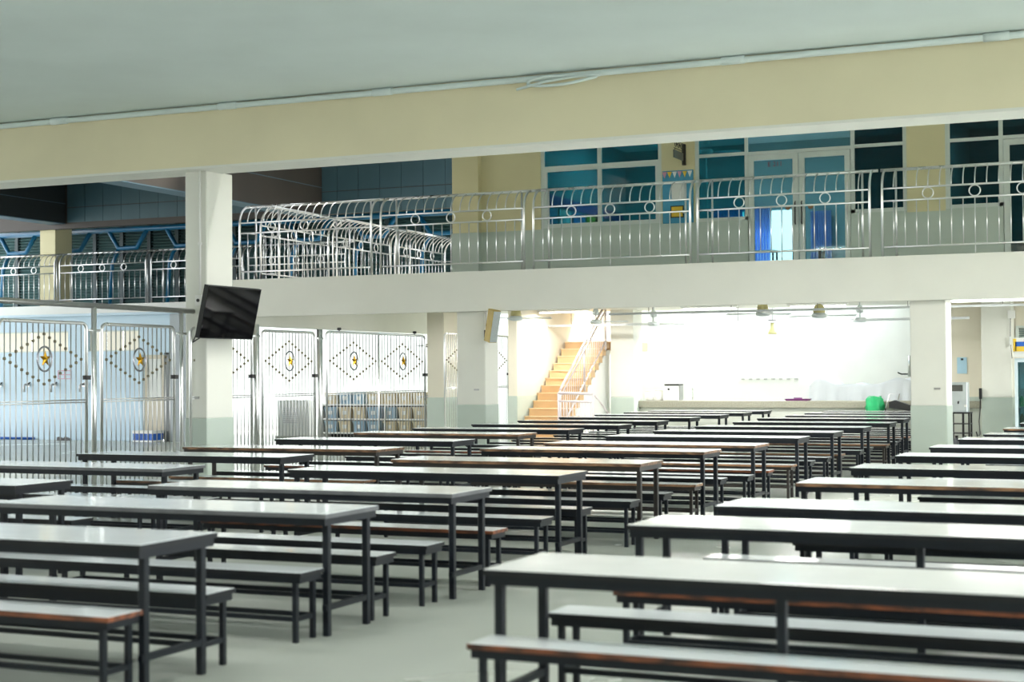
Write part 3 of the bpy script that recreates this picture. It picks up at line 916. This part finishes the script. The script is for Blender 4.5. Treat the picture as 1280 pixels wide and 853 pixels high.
# ------------------------------------------------------------------ atrium and far gallery
struct('floor', bx(-34, -21.9, 33.6, 37.3, 3.1, 3.53).mesh('gallery', OFFW), 'slab of the far gallery')
pa = struct('wall_back', bx(-34, -13.5, 33.85, 34.05, 5.66, 7.9).mesh('panel_backing', PANELD), 'panelled bulkhead above the far gallery')
pm = {}
for k in range(22):
    x = -28.15 + .61 * k
    if x > -14.2:
        break
    lo = 5.82 if x < -20.3 else 5.66
    for j, (a, b) in enumerate(((lo, 6.22), (6.24, 6.9), (6.92, 7.6))):
        ob('panel', cached(('pn', lo if j == 0 else 0, j), lambda: bx(.004, .602, 0, .03, a, b).mesh('panel', PANEL)), pa, (x, 33.83, 0))
pb = struct('trim_7', bx(-20.55, -20.04, 17.15, 33.8, 5.62, 7.9).mesh('bulkhead', PANELD), 'dark beam running back over the atrium')
ob('soffit', bx(-20.56, -20.03, 17.15, 33.8, 5.6, 5.622).mesh('soffit', PANELB), pb)
ob('face_joint', bx(-20.04, -20.03, 17.15, 33.8, 6.33, 6.345).mesh('joint', PANELB), pb)
pc = struct('trim_8', bx(-28.7, -28.19, 17.15, 33.8, 5.8, 7.9).mesh('bulkhead', mat('near_black_panel', srgb(40, 46, 48), .6)), 'dark bulkhead at the left of the atrium')
ob('soffit', bx(-28.71, -28.18, 17.15, 33.8, 5.78, 5.802).mesh('soffit', PANELB), pc)
ob('face_joint', bx(-28.19, -28.18, 17.15, 33.8, 6.33, 6.345).mesh('joint', PANELB), pc)
column_g = thing('column', 'olive column of the far gallery below the dark bulkhead', 'column', (-29.0, 34.3, 3.53))
ob('shaft', MB().cbox(-.24, .3, -.3, .4, 0, 2.25, .01).mesh('shaft', OLIVE), column_g)
# louvred wall
lw = struct('wall_back', None, 'teal louvred wall behind the far gallery')
slat = MB().add([(-34, 0, 0), (-15, 0, 0), (-15, .07, .05), (-34, .07, .05), (-34, 0, .008), (-15, 0, .008), (-15, .07, .058), (-34, .07, .058)],
                [(0, 3, 2, 1), (4, 5, 6, 7), (0, 1, 5, 4), (1, 2, 6, 5), (2, 3, 7, 6), (3, 0, 4, 7)]).mesh('slat', LOUV)
for k in range(30):
    ob('slat', slat, lw, (0, 36.8, 3.6 + k * .085))
ml = bx(-.06, .06, -.04, .1, 3.53, 6.15).mesh('mullion', mat('dark_mullion', srgb(36, 58, 62), .5))
for k in range(20):
    ob('mullion', ml, lw, (-33.5 + k * .98, 36.8, 0))
ob('sky_blocker', bx(-34, -13.5, 37.0, 37.15, 3.2, 7.9).mesh('sky_blocker', LOUV), lw)  # solid sheet added to block the sky behind the slats
ob('head', bx(-34, -14.5, 36.7, 37.0, 6.12, 7.9).mesh('head', PANELD), lw)
# blue hexagonal truss
ts = thing('roof_truss', 'blue painted steel truss above the far gallery', 'truss', (0, 35.0, 0))
ob('top_chord', MB().tube([(-34, 0, 5.68), (-14.6, 0, 5.68)], .075, 10).mesh('chord', BLUEP, True), ts)
ob('upper_chord', MB().tube([(-34, .05, 5.98), (-14.6, .05, 5.98)], .05, 8).mesh('chord', BLUEP, True), ts)
P_ = 1.95
vb = MB().tube([(0, 0, 5.66), (.33, 0, 5.16), (.95, 0, 5.16), (1.3, 0, 5.66)], .065, 8).mesh('hexagon_brace', BLUEP, True)
lb2 = MB().tube([(0, 0, 5.16), (-.22, 0, 4.7), (-.3, 0, 3.6)], .055, 8).mesh('lower_strut', BLUEP, True)
for k in range(10):
    x = -33.5 + k * P_
    ob('hexagon_brace', vb, ts, (x, 0, 0))
    ob('lower_strut', lb2, ts, (x + .33, 0, 0))

# ground floor at the left: pale blue wash room wall
wl = struct('wall_left', bx(-34, -23.35, 30.8, 31.0, 0, 2.2).box(-34, -23.35, 30.8, 31.0, 2.72, 3.08).box(-25.6, -24.98, 30.8, 31.0, 2.2, 2.72).box(-23.45, -23.35, 30.8, 31.0, 2.2, 2.72).box(-23.35, -22.0, 30.8, 31.0, 2.1, 3.08).mesh('wall', PBLUE), 'pale blue wash-room wall behind the left gates')
struct('ceiling', bx(-34, -21.9, 30.6, 33.6, 3.08, 3.14).mesh('canopy', PBLUE), 'flat roof over the wash room')
for i, (a, b, n) in enumerate(((-34, -25.6, 7), (-24.98, -23.45, 3))):
    w = struct('window_%d' % (5 + i), None, 'strip of cream window panes high in the pale blue wall')
    ob('frame', bx(a, b, 30.84, 30.9, 2.2, 2.23).box(a, b, 30.84, 30.9, 2.69, 2.72).mesh('frame', WINF), w)
    for k in range(n):
        s = (b - a) / n
        ob('pane', bx(a + k * s + .02, a + (k + 1) * s - .02, 30.86, 30.88, 2.23, 2.69).mesh('pane', FROST), w)
for i, x in enumerate((-27.75, -26.85, -26.0, -25.1)):
    t = thing('wall_tap', 'dark wall tap on the pale blue wall, %s from the left' % ORD[i], 'tap', (x, 30.8, 1.36), 0, 'wall taps on the pale blue wall')
    ob('spout', MB().tube([(0, 0, .02), (0, -.12, .03), (0, -.16, 0), (0, -.16, -.16)], .028, 8).mesh('spout', INOXD, True), t)
    ob('lever', MB().tube([(0, -.06, .03), (.1, -.06, .08)], .018, 6).mesh('lever', DARK, True), t)
    ob('flange', MB().lathe([(.05, 0), (.05, .02)], (0, 0, 0), 12).mesh('flange', INOX, True), t, (0, 0, .02)).rotation_euler = (pi / 2, 0, 0)
nt_ = thing('wall_notice', 'small faded pink notice on the pale blue wall', 'notice', (-25.7, 30.79, 1.64))
for k in range(3):
    ob('strip', bx(-.2, .2, -.006, 0, -.12 + k * .1, -.1 + k * .1).mesh('strip', PINK), nt_)
for x in (-.2, 0, .2):
    ob('strip', bx(x - .01, x + .01, -.006, 0, -.12, .1).mesh('strip', PINK), nt_)
sh = thing('shoe_pair', 'pair of dark shoes on the floor by the pale blue wall', 'shoes', (-25.45, 30.5, 0))
sh.scale = (.7, .7, .7)
for dx in (-.18, .12):
    ob('shoe', MB().prism([(-.14, 0), (.14, 0), (.14, .05), (.02, .1), (-.1, .13), (-.14, .1)], 'y', -.05, .05).mesh('shoe', DARK), sh, (dx, 0, 0))
hs = ob('floor_hose', MB().tube([(-31, 30.72, .03), (-28, 30.7, .03), (-26.6, 30.72, .03)], .03, 8).mesh('hose', BLUEC, True))
tag(hs, 'blue hose lying along the foot of the pale blue wall', 'hose')
dr = struct('door_3', None, 'half-glazed cream door in the pale blue wall')
ob('door_leaf', bx(-23.3, -22.72, 30.84, 30.9, .05, 1.05).box(-23.3, -23.2, 30.84, 30.9, 1.05, 2.1).box(-22.8, -22.72, 30.84, 30.9, 1.05, 2.1).box(-23.2, -22.8, 30.84, 30.9, 2.0, 2.1).mesh('leaf', mat('door_cream', srgb(200, 192, 172), .5)), dr)
ob('pane', bx(-23.2, -22.8, 30.86, 30.88, 1.05, 2.0).mesh('pane', PAPER), dr)
ob('post', bx(-22.7, -22.55, 30.8, 31.0, 0, 2.15).mesh('post', mat('grey_post', srgb(120, 124, 124), .5)), dr)
struct('wall_left', bx(-22.45, -21.95, 30.7, 31.3, 0, 3.1).mesh('wall', mat('grey_wall', srgb(160, 168, 172), .5)), 'grey end wall beside the wash-room door')
cr = thing('crate', 'blue and white crate on the floor in front of the wash-room door', 'crate', (-22.98, 30.55, 0))
ob('base', bx(-.3, .3, -.2, .2, 0, .04).mesh('base', WHITE), cr)
ob('rim', bx(-.31, .31, -.21, .21, .2, .27).mesh('rim', WHITE), cr)
for k in range(5):
    ob('side_panel', bx(-.29 + k * .12, -.19 + k * .12, -.2, .2, .04, .2).mesh('side_panel', BLUEC), cr)

# outdoors behind the courtyard
struct('wall_back', bx(-30, -8, 44, 44.3, -.13, 9).mesh('wall', WHITE), 'white neighbouring building across the yard')

# shelves of baskets
shf = thing('storage_shelf', 'low white shelf unit behind the double-star gate', 'shelf', (-17.05, 31.0, 0))
for z in (.22, .54, .87):
    ob('shelf_board', bx(-1.4, 1.4, 0, .45, z, z + .035).mesh('shelf_board', WHITE), shf)
for x in (-1.4, 0.28, 1.37):
    ob('upright', bx(x, x + .035, 0, .45, 0, .87).mesh('upright', WHITE), shf)
ob('back_panel', bx(-1.4, 1.4, .45, .47, 0, .9).mesh('back_panel', BINDK), shf)


def basket(x, y, z, m, h, label):
    t = thing('storage_basket', label, 'basket', (x, y, z), 0, 'storage baskets on the shelf unit')
    ob('body', MB().add([(-.13, -.16, 0), (.13, -.16, 0), (.13, .16, 0), (-.13, .16, 0), (-.155, -.18, h), (.155, -.18, h), (.155, .18, h), (-.155, .18, h)],
                        [(0, 3, 2, 1), (4, 5, 6, 7), (0, 1, 5, 4), (1, 2, 6, 5), (2, 3, 7, 6), (3, 0, 4, 7)]).mesh('body', m), t)
    ob('rim', ring_frame(.33, .38, .02, h - .02, h + .01).mesh('rim', m), t, (-.165, -.19, 0))
    ob('label_card', bx(-.05, .05, -.185, -.175, h * .35, h * .7).mesh('label_card', PAPER), t)


for r, (z, h, nm) in enumerate(((.905, .26, 'top'), (.575, .25, 'middle'), (.255, .25, 'bottom'))):
    cols = (BINC, BINB, BINB, BINC, BINC, BINC, BINC) if r == 0 else ((BINB, BINC, BINC, BINB, BINB, BINC, BINC) if r == 1 else (BINB, BINC, BINB, BINB, BINC, BINC, BINC))
    for k in range(7):
        m = cols[k]
        basket(-18.2 + k * .375 + (.05 if k > 3 else 0), 31.22, z, m, h, '%s storage basket on the %s level of the shelf unit, %s from the left' % ('blue-grey' if m is BINB else 'cream', nm, ORD[k]))
ac = thing('outdoor_unit', 'white cabinet with a slatted grille left of the shelf unit', 'cabinet', (-20.6, 33.2, 0))
ob('cabinet_body', MB().cbox(-.4, .5, 0, .4, .05, .95, .01).mesh('body', WHITE), ac)
for k in range(8):
    ob('grille_slat', bx(-.22, .2, -.02, 0, .38 + k * .05, .4 + k * .05).mesh('slat', INOXD), ac)
ob('plinth', bx(-.45, .7, -.02, .42, 0, .05).mesh('plinth', GROUND), ac)
# gate hinge arms on the pier
for i, z in enumerate((2.2, 1.1)):
    o = ob('hinge_arm', MB().tube([(-15.25, 29.72, z), (-15.02, 29.72, z)], .016, 6).lathe([(.04, -.04), (.045, 0), (.04, .04)], (-15.03, 29.7, z), 10).mesh('arm', INOXD, True))
    tag(o, '%s steel hinge arm on the cream pier right of the double-star gate' % ('upper' if i == 0 else 'lower'), 'hinge', 'hinge arms')

# ------------------------------------------------------------------ staircase
st = thing('staircase', 'tan tiled staircase climbing away between white walls', 'stairs', (-12.65, 0, 0))
NS = 14
for k in range(NS):
    zt = .165 * (k + 1)
    y0 = 30.7 + (k - 3) * .24
    ob('step', bx(-.5, .5, y0, y0 + .25, zt - .165, zt - .02).mesh('step', STAIRM), st)
    ob('nosing', bx(-.505, .505, y0 - .02, y0 + .24, zt - .02, zt).mesh('nosing', mat('nosing_tile', srgb(226, 200, 160), .4) if k == 0 else bpy.data.materials['nosing_tile']), st)
ob('stair_body', MB().prism([(30.1, 0), (33.45, 0), (33.45, 2.12), (33.2, 2.1), (30.1, .0)], 'x', -.49, .485).mesh('stair_body', WHITE), st)
ob('landing', bx(-.53, .53, 33.42, 36, 2.1, 2.31).mesh('landing', STAIRM), st)
zs = lambda y: .165 * ((y - 30.7) / .24 + 4)
srm = mat('pale_handrail', srgb(214, 204, 204), .35, .2, .05, 6)
rl = thing('stair_railing', 'pale stair railing rising along the right side of the staircase', 'railing', (-12.1, 0, 0))
for nm, dz, r in (('handrail', .95, .03), ('upper_rail', .80, .018), ('lower_rail', .1, .022)):
    ob(nm, MB().tube([(0, 30.15, zs(30.15) + dz), (0, 33.0, zs(33.0) + dz)], r, 8).mesh(nm, srm, True), rl)
for k in range(24):
    y = 30.2 + k * .12
    ob('baluster', MB().tube([(0, y, zs(y) + .1), (0, y, zs(y) + .8)], .009, 5).mesh('baluster', srm, True), rl)
for y in (30.15, 31.6, 32.95):
    ob('newel_post', MB().tube([(0, y, max(0, zs(y) - .1)), (0, y, zs(y) + .95)], .025, 8).mesh('newel_post', srm, True), rl)
gl_ = thing('guard_railing', 'short pale guard railing across the foot of the staircase', 'railing', (-12.1, 30.05, 0))
for z, r in ((1.17, .028), (1.0, .02), (.12, .018)):
    ob('rail', MB().tube([(0, 0, z), (.78, 0, z - .02)], r, 8).mesh('rail', srm, True), gl_)
for k in range(11):
    ob('baluster', MB().tube([(.05 + k * .068, 0, .12), (.05 + k * .068, 0, 1.0)], .009, 5).mesh('baluster', srm, True), gl_)
for x in (0, .78):
    ob('end_post', MB().tube([(x, 0, 0), (x, 0, 1.17)], .022, 8).mesh('end_post', srm, True), gl_)
ob('return_rail', MB().tube([(.78, 0, 1.15), (.84, .2, 1.0), (.95, 1.0, .45), (.95, 1.05, .1)], .018, 8).mesh('return_rail', srm, True), gl_)

# ------------------------------------------------------------------ serving counter and kitchen things
ct = thing('serving_counter', 'long grey terrazzo serving counter in front of the kitchen', 'counter', (-7.6, 33.3, 0))
ob('countertop', MB().cbox(-3.87, 3.75, 0, .6, .79, .945, .012).mesh('countertop', COUNT), ct)
ob('front_wall', bx(-3.85, 3.7, .08, .5, 0, .79).mesh('front_wall', TILEW), ct)
bo = thing('water_boiler', 'white box water heater with a dark lid at the left end of the counter', 'appliance', (-10.72, 33.6, .945))
ob('body', MB().cbox(-.19, .19, -.15, .15, 0, .34, .012).mesh('body', WHITE), bo)
ob('lid', MB().cbox(-.15, .2, -.16, .16, .34, .375, .008).mesh('lid', DARK), bo)
ob('side_panel', bx(.19, .205, -.14, .14, .01, .33).mesh('side_panel', INOXD), bo)
ob('knob', MB().lathe([(.025, 0), (.02, .03)], (0, 0, 0), 10).mesh('knob', DARK), bo, (-.05, -.15, .26)).rotation_euler = (pi / 2, 0, 0)
for i, (x, h) in enumerate(((-11.27, .2), (-11.05, .22))):
    t = thing('white_canister', 'white canister on the counter, %s the water heater' % ('further left of' if i == 0 else 'next to'), 'canister', (x, 33.6, .945), 0, 'white canisters on the counter')
    ob('body', MB().lathe([(.09, 0), (.1, .02), (.1, h - .02), (.09, h)], n=16).mesh('body', WHITE, True), t)
    ob('lid', MB().lathe([(.1, h), (.1, h + .02), (.03, h + .035)], n=16).mesh('lid', TILEW, True), t)
dn = ob('wall_rod', MB().tube([(-10.28, 33.7, .945), (-10.28, 33.7, 1.2)], .008, 6).lathe([(.02, 0), (.02, .03)], (-10.28, 33.7, .99), 8).lathe([(.015, 0), (.015, .05)], (-10.28, 33.7, 1.18), 8).mesh('rod', INOXD, True))
tag(dn, 'thin upright rod right of the water heater on the counter', 'rod')
tyy = thing('purple_tray', 'flat purple tray lying on the counter', 'tray', (-7.82, 33.5, .945))
ob('tray', MB().add([(-.24, -.12, 0), (.24, -.12, 0), (.24, .12, 0), (-.24, .12, 0), (-.27, -.15, .045), (.27, -.15, .045), (.27, .15, .045), (-.27, .15, .045)],
                    [(0, 3, 2, 1), (4, 5, 6, 7), (0, 1, 5, 4), (1, 2, 6, 5), (2, 3, 7, 6), (3, 0, 4, 7)]).mesh('tray', PURP), tyy)
ob('handle', bx(-.09, .09, -.02, .02, .045, .07).mesh('handle', PURP), tyy)


def sheet():
    nx_, ny_ = 46, 22
    vs, fs = [], []
    for j in range(ny_ + 1):
        for i in range(nx_ + 1):
            u, v = i / nx_, j / ny_
            x = -7.72 + 2.9 * u
            top = 1.33 + .06 * sin(u * 9 + 1) + .05 * sin(u * 21) * (u < .4) + (.06 if .5 < u < .75 else 0) * sin((u - .5) * 4 * pi) - .12 * max(0, .08 - u) * 12
            fold = .05 * sin(u * 47 + 2 * sin(u * 9)) + .03 * sin(u * 90)
            if v < .5:
                s = v / .5
                z = .55 + (top - .55) * (s ** .8)
                y = 34.0 + .22 * s + fold * (1 - s) * 1.1
            else:
                s = (v - .5) / .5
                z = top - .03 * sin(s * 3) + .02 * sin(u * 30 + s * 5)
                y = 34.22 + 1.1 * s
            vs.append((x, y, z))
    for j in range(ny_):
        for i in range(nx_):
            a = j * (nx_ + 1) + i
            fs.append((a, a + 1, a + nx_ + 2, a + nx_ + 1))
    return MB().add(vs, fs).mesh('sheet', CLOTH, True)


so = ob('dust_sheet', sheet())
so.modifiers.new('thick', 'SOLIDIFY').thickness = .008
tag(so, 'white dust sheet draped over kitchen equipment behind the counter', 'sheet')
eq = thing('kitchen_equipment', 'kitchen worktable hidden under the white dust sheet', 'table', (-6.3, 34.75, 0))
ob('worktop', bx(-1.2, 1.3, -.42, .42, 1.0, 1.18).mesh('worktop', INOXD), eq)
for x in (-1.1, 1.2):
    for y in (-.35, .35):
        ob('leg', bx(x - .025, x + .025, y - .025, y + .025, 0, 1.0).mesh('leg', INOXD), eq)
gb = thing('green_bag', 'bright green plastic bag hanging by the right end of the counter', 'bag', (-6.08, 33.1, 0))
g = MB()
vs, fs, n = [], [], 18
for k, z in enumerate((.72, .8, .9, 1.0, 1.04)):
    for i in range(n):
        a = 2 * pi * i / n
        rr = 1 + .18 * sin(5 * a + k) + .08 * sin(9 * a + 2 * k)
        vs.append((.17 * rr * cos(a) * (1.05, 1.12, 1.08, 1.0, .8)[k], .1 * rr * sin(a), z + .02 * sin(3 * a)))
for k in range(4):
    for i in range(n):
        fs.append((k * n + i, k * n + (i + 1) % n, (k + 1) * n + (i + 1) % n, (k + 1) * n + i))
fs.append(tuple(range(4 * n, 5 * n)))
ob('bag_body', g.add(vs, fs).mesh('bag', GREEN, True), gb)
fc = thing('folding_chair', 'folded chair with a silver frame and black seat beside the green bag', 'chair', (-5.75, 33.0, 0))
ob('frame', MB().tube([(-.18, 0, .5), (0, .05, 1.1), (.2, .05, 1.1), (.05, 0, .5)], .014, 8, True).mesh('frame', INOX, True), fc)
ob('seat', MB().prism([(.0, .93), (.12, .97), (.62, .8), (.62, .72), (.0, .8)], 'y', -.1, .1).mesh('seat', DARK), fc)
for x in (-.17, .3):
    ob('leg', MB().tube([(x, 0, 0), (x + .08, 0, .8)], .014, 6).mesh('leg', DARK, True), fc)
hk = thing('hook_rail', 'rail of utensil hooks on the white kitchen wall', 'rack', (-9.45, 37.38, 1.4))
ob('rail', bx(-.75, .75, -.02, 0, .02, .04).mesh('rail', WHITE), hk)
for k in range(8):
    ob('hook', bx(-.68 + k * .19, -.6 + k * .19, -.05, -.02, -.015, .02).mesh('hook', INOXD), hk)
wd = thing('wall_dispenser', 'steel pipe bracket on the kitchen wall left of the aisle column', 'bracket', (-6.02, 37.3, 1.45))
ob('pipe', MB().tube([(0, 0, 0), (0, 0, .5)], .045, 8).mesh('pipe', INOXD, True), wd)
ob('tap', MB().tube([(0, 0, .06), (-.2, 0, .06), (-.28, 0, .1)], .018, 6).mesh('tap', DARK, True), wd)
struct('trim_9', bx(-11.6, -3.8, 35.9, 36.1, 3.58, 3.75).mesh('kitchen_beam', WHITE), 'white roof beam across the open kitchen roof')
pl2 = thing('pendant_lamp', 'small yellowish pendant lamp over the kitchen', 'lamp', (-9.0, 36.0, 2.62))
ob('ceiling_rose', MB().lathe([(.1, .16), (.1, .2)], n=14).mesh('rose', DARK, True), pl2)
ob('shade', MB().lathe([(.11, -.14), (.1, -.1), (.05, 0), (.04, .16)], n=14).mesh('shade', FANY, True), pl2)
ob('cord', MB().tube([(0, 0, .2), (0, 0, .98)], .006, 5).mesh('cord', DARK), pl2)

# ------------------------------------------------------------------ right-hand corner
dp = thing('water_dispenser', 'silver water dispenser standing on a black rack by the wall', 'dispenser', (-3.99, 30.5, .79))
ob('cabinet', MB().cbox(-.16, .16, -.15, .17, 0, .57, .01).mesh('cabinet', SILV), dp)
ob('recess', bx(-.15, .08, -.158, -.15, .4, .52).mesh('recess', mat('dispenser_recess', srgb(70, 72, 68), .4)), dp)
ob('tap', MB().tube([(.0, -.15, .2), (.0, -.21, .2), (.0, -.21, .16)], .014, 8).mesh('tap', DARK, True), dp)
ob('badge', bx(.1, .15, -.158, -.15, .1, .14).mesh('badge', PAPER), dp)
rk = thing('metal_rack', 'black metal rack carrying the water dispenser', 'rack', (-3.97, 30.5, 0))
for x in (-.17, .17):
    for y in (-.16, .18):
        ob('leg', cached('rkleg', lambda: bx(-.016, .016, -.016, .016, 0, .76).mesh('leg', DARK)), rk, (x, y, 0))
ob('mid_upright', bx(.04, .08, -.16, -.13, 0, .76).mesh('upright', DARK), rk)
for z in (.76, .56, .38):
    ob('shelf', bx(-.19, .19, -.18, .2, z, z + (.03 if z > .7 else .015)).mesh('shelf', DARK), rk)
for i, x in enumerate((-4.05, -3.9)):
    t = thing('gas_bottle', 'grey bottle on the bottom of the black rack, %s one' % ('left' if i == 0 else 'right'), 'bottle', (x, 30.48, .0), 0, 'bottles in the black rack')
    ob('body', MB().lathe([(.06, .02), (.065, .05), (.065, .22), (.03, .3)], n=12).mesh('body', mat('grey_bottle%d' % i, srgb(90, 94, 100), .3), True), t)
    ob('cap', MB().lathe([(.03, .3), (.03, .34)], n=10).mesh('cap', DARK, True), t)
pcd = thing('power_cord', 'black power cord looping from the dispenser up to the column plug', 'cord', (0, 0, 0))
ob('cable', MB().tube([(-3.72, 30.75, .4), (-3.72, 30.95, .3), (-3.75, 31.6, .32), (-3.85, 32.3, .55), (-3.88, 32.75, .8), (-3.875, 32.79, 1.05)], .012, 6).mesh('cable', PLAST, True), pcd)
ob('plug', MB().cbox(-3.9, -3.84, 32.74, 32.8, 1.0, 1.22, .01).mesh('plug', PLAST), pcd)
for i in range(4):
    t = thing('carton', 'small cream carton stacked beside the aisle column, %s from the floor' % ORD[i], 'box', (-4.2, 29.6, i * .13), 0, 'cartons stacked by the column')
    ob('carton_body', MB().cbox(-.14, .14, -.12, .12, 0, .12, .004).mesh('carton_body', mat('carton%d' % i, srgb(206, 198, 160) if i % 2 else srgb(220, 216, 200), .6)), t)
    ob('tape', bx(-.03, .03, -.122, .122, .1, .1215).mesh('tape', PAPER), t)
ns = thing('wall_note', 'small pale blue note on the wall beside the aisle column', 'note', (-4.33, 33.38, 1.72))
ob('sheet', bx(-.08, .12, -.006, 0, -.2, .14).mesh('sheet', mat('pale_blue_paper', srgb(170, 206, 224), .6)), ns)
ob('pin', bx(-.0, .05, -.012, -.006, .08, .12).mesh('pin', DARK), ns)
fr = thing('display_fridge', 'tall glass-door drinks fridge at the right edge', 'fridge', (-2.6, 31.6, 0))
ob('cabinet', bx(-.48, .5, .02, .62, 0, .1).box(-.48, -.43, .02, .62, .1, 1.8).box(.45, .5, .02, .62, .1, 1.8).box(-.43, .45, .55, .62, .1, 1.8).box(-.48, .5, .02, .62, 1.75, 1.82).mesh('cabinet', FRIDGE), fr)
d_ = ob('door_frame', bx(-.48, -.42, -.03, .02, .1, 1.8).box(.44, .5, -.03, .02, .1, 1.8).box(-.42, .44, -.03, .02, 1.74, 1.8).box(-.42, .44, -.03, .02, .1, .16).mesh('door_frame', FRIDGE), fr)
ob('glass', bx(-.42, .44, -.01, .0, .16, 1.74).mesh('glass', glass('fridge_glass', (.5, .72, .74, 1))), d_)
for z in (.5, .85, 1.2):
    ob('shelf', bx(-.43, .45, .06, .54, z, z + .015).mesh('shelf', INOXD), fr)
hd = ob('header_sign', bx(-.5, .5, -.04, .04, 1.84, 2.22).mesh('header', PAPER), fr)
for a in ((-.46, .1, 1.95, 2.05, YEL), (-.46, .1, 2.05, 2.14, BLUEC), (-.5, -.44, 1.95, 2.2, YEL), (-.3, .3, 2.14, 2.19, PINK)):
    ob('print', bx(a[0], a[1], -.046, -.04, a[2], a[3]).mesh('print', a[4]), hd)
for i in range(10):
    t = thing('drink_bottle', 'drink bottle inside the glass-door fridge, %s from the left on its two shelves' % ORD[i], 'bottle', (-2.98 + (i % 5) * .17, 31.85, .515 if i < 5 else .865), 0, 'bottles in the fridge')
    ob('body', MB().lathe([(.035, 0), (.04, .02), (.04, .15), (.015, .21)], n=10).mesh('body', (ORN, GREEN)[i % 2], True), t)
    ob('cap', MB().lathe([(.016, .21), (.016, .235)], n=8).mesh('cap', PAPER, True), t)
w7 = struct('window_7', None, 'small louvred window high on the right wall')
ob('frame', bx(-3.22, -2.2, 33.33, 33.39, 2.2, 2.24).box(-3.22, -2.2, 33.33, 33.39, 2.46, 2.5).box(-3.22, -3.16, 33.33, 33.39, 2.24, 2.46).mesh('frame', WINF), w7)
for k in range(5):
    ob('slat', bx(-3.16, -2.2, 33.34, 33.38, 2.245 + k * .043, 2.275 + k * .043).mesh('slat', mat('grey_slat%d' % k, srgb(118, 136, 132), .4)), w7)
sb = thing('switch_box', 'small white switch box with a hanging cord on the right column', 'switch', (-3.24, 32.74, 2.72))
ob('box', MB().cbox(-.07, .07, -.05, .05, -.08, .08, .006).mesh('box', WHITE), sb)
ob('cord', MB().tube([(-.02, 0, -.08), (-.03, 0, -.5), (0, 0, -.9)], .007, 5).mesh('cord', PLAST), sb)
ob('inline_switch', bx(-.05, -.005, -.025, .025, -.62, -.45).mesh('switch', PAPER), sb)
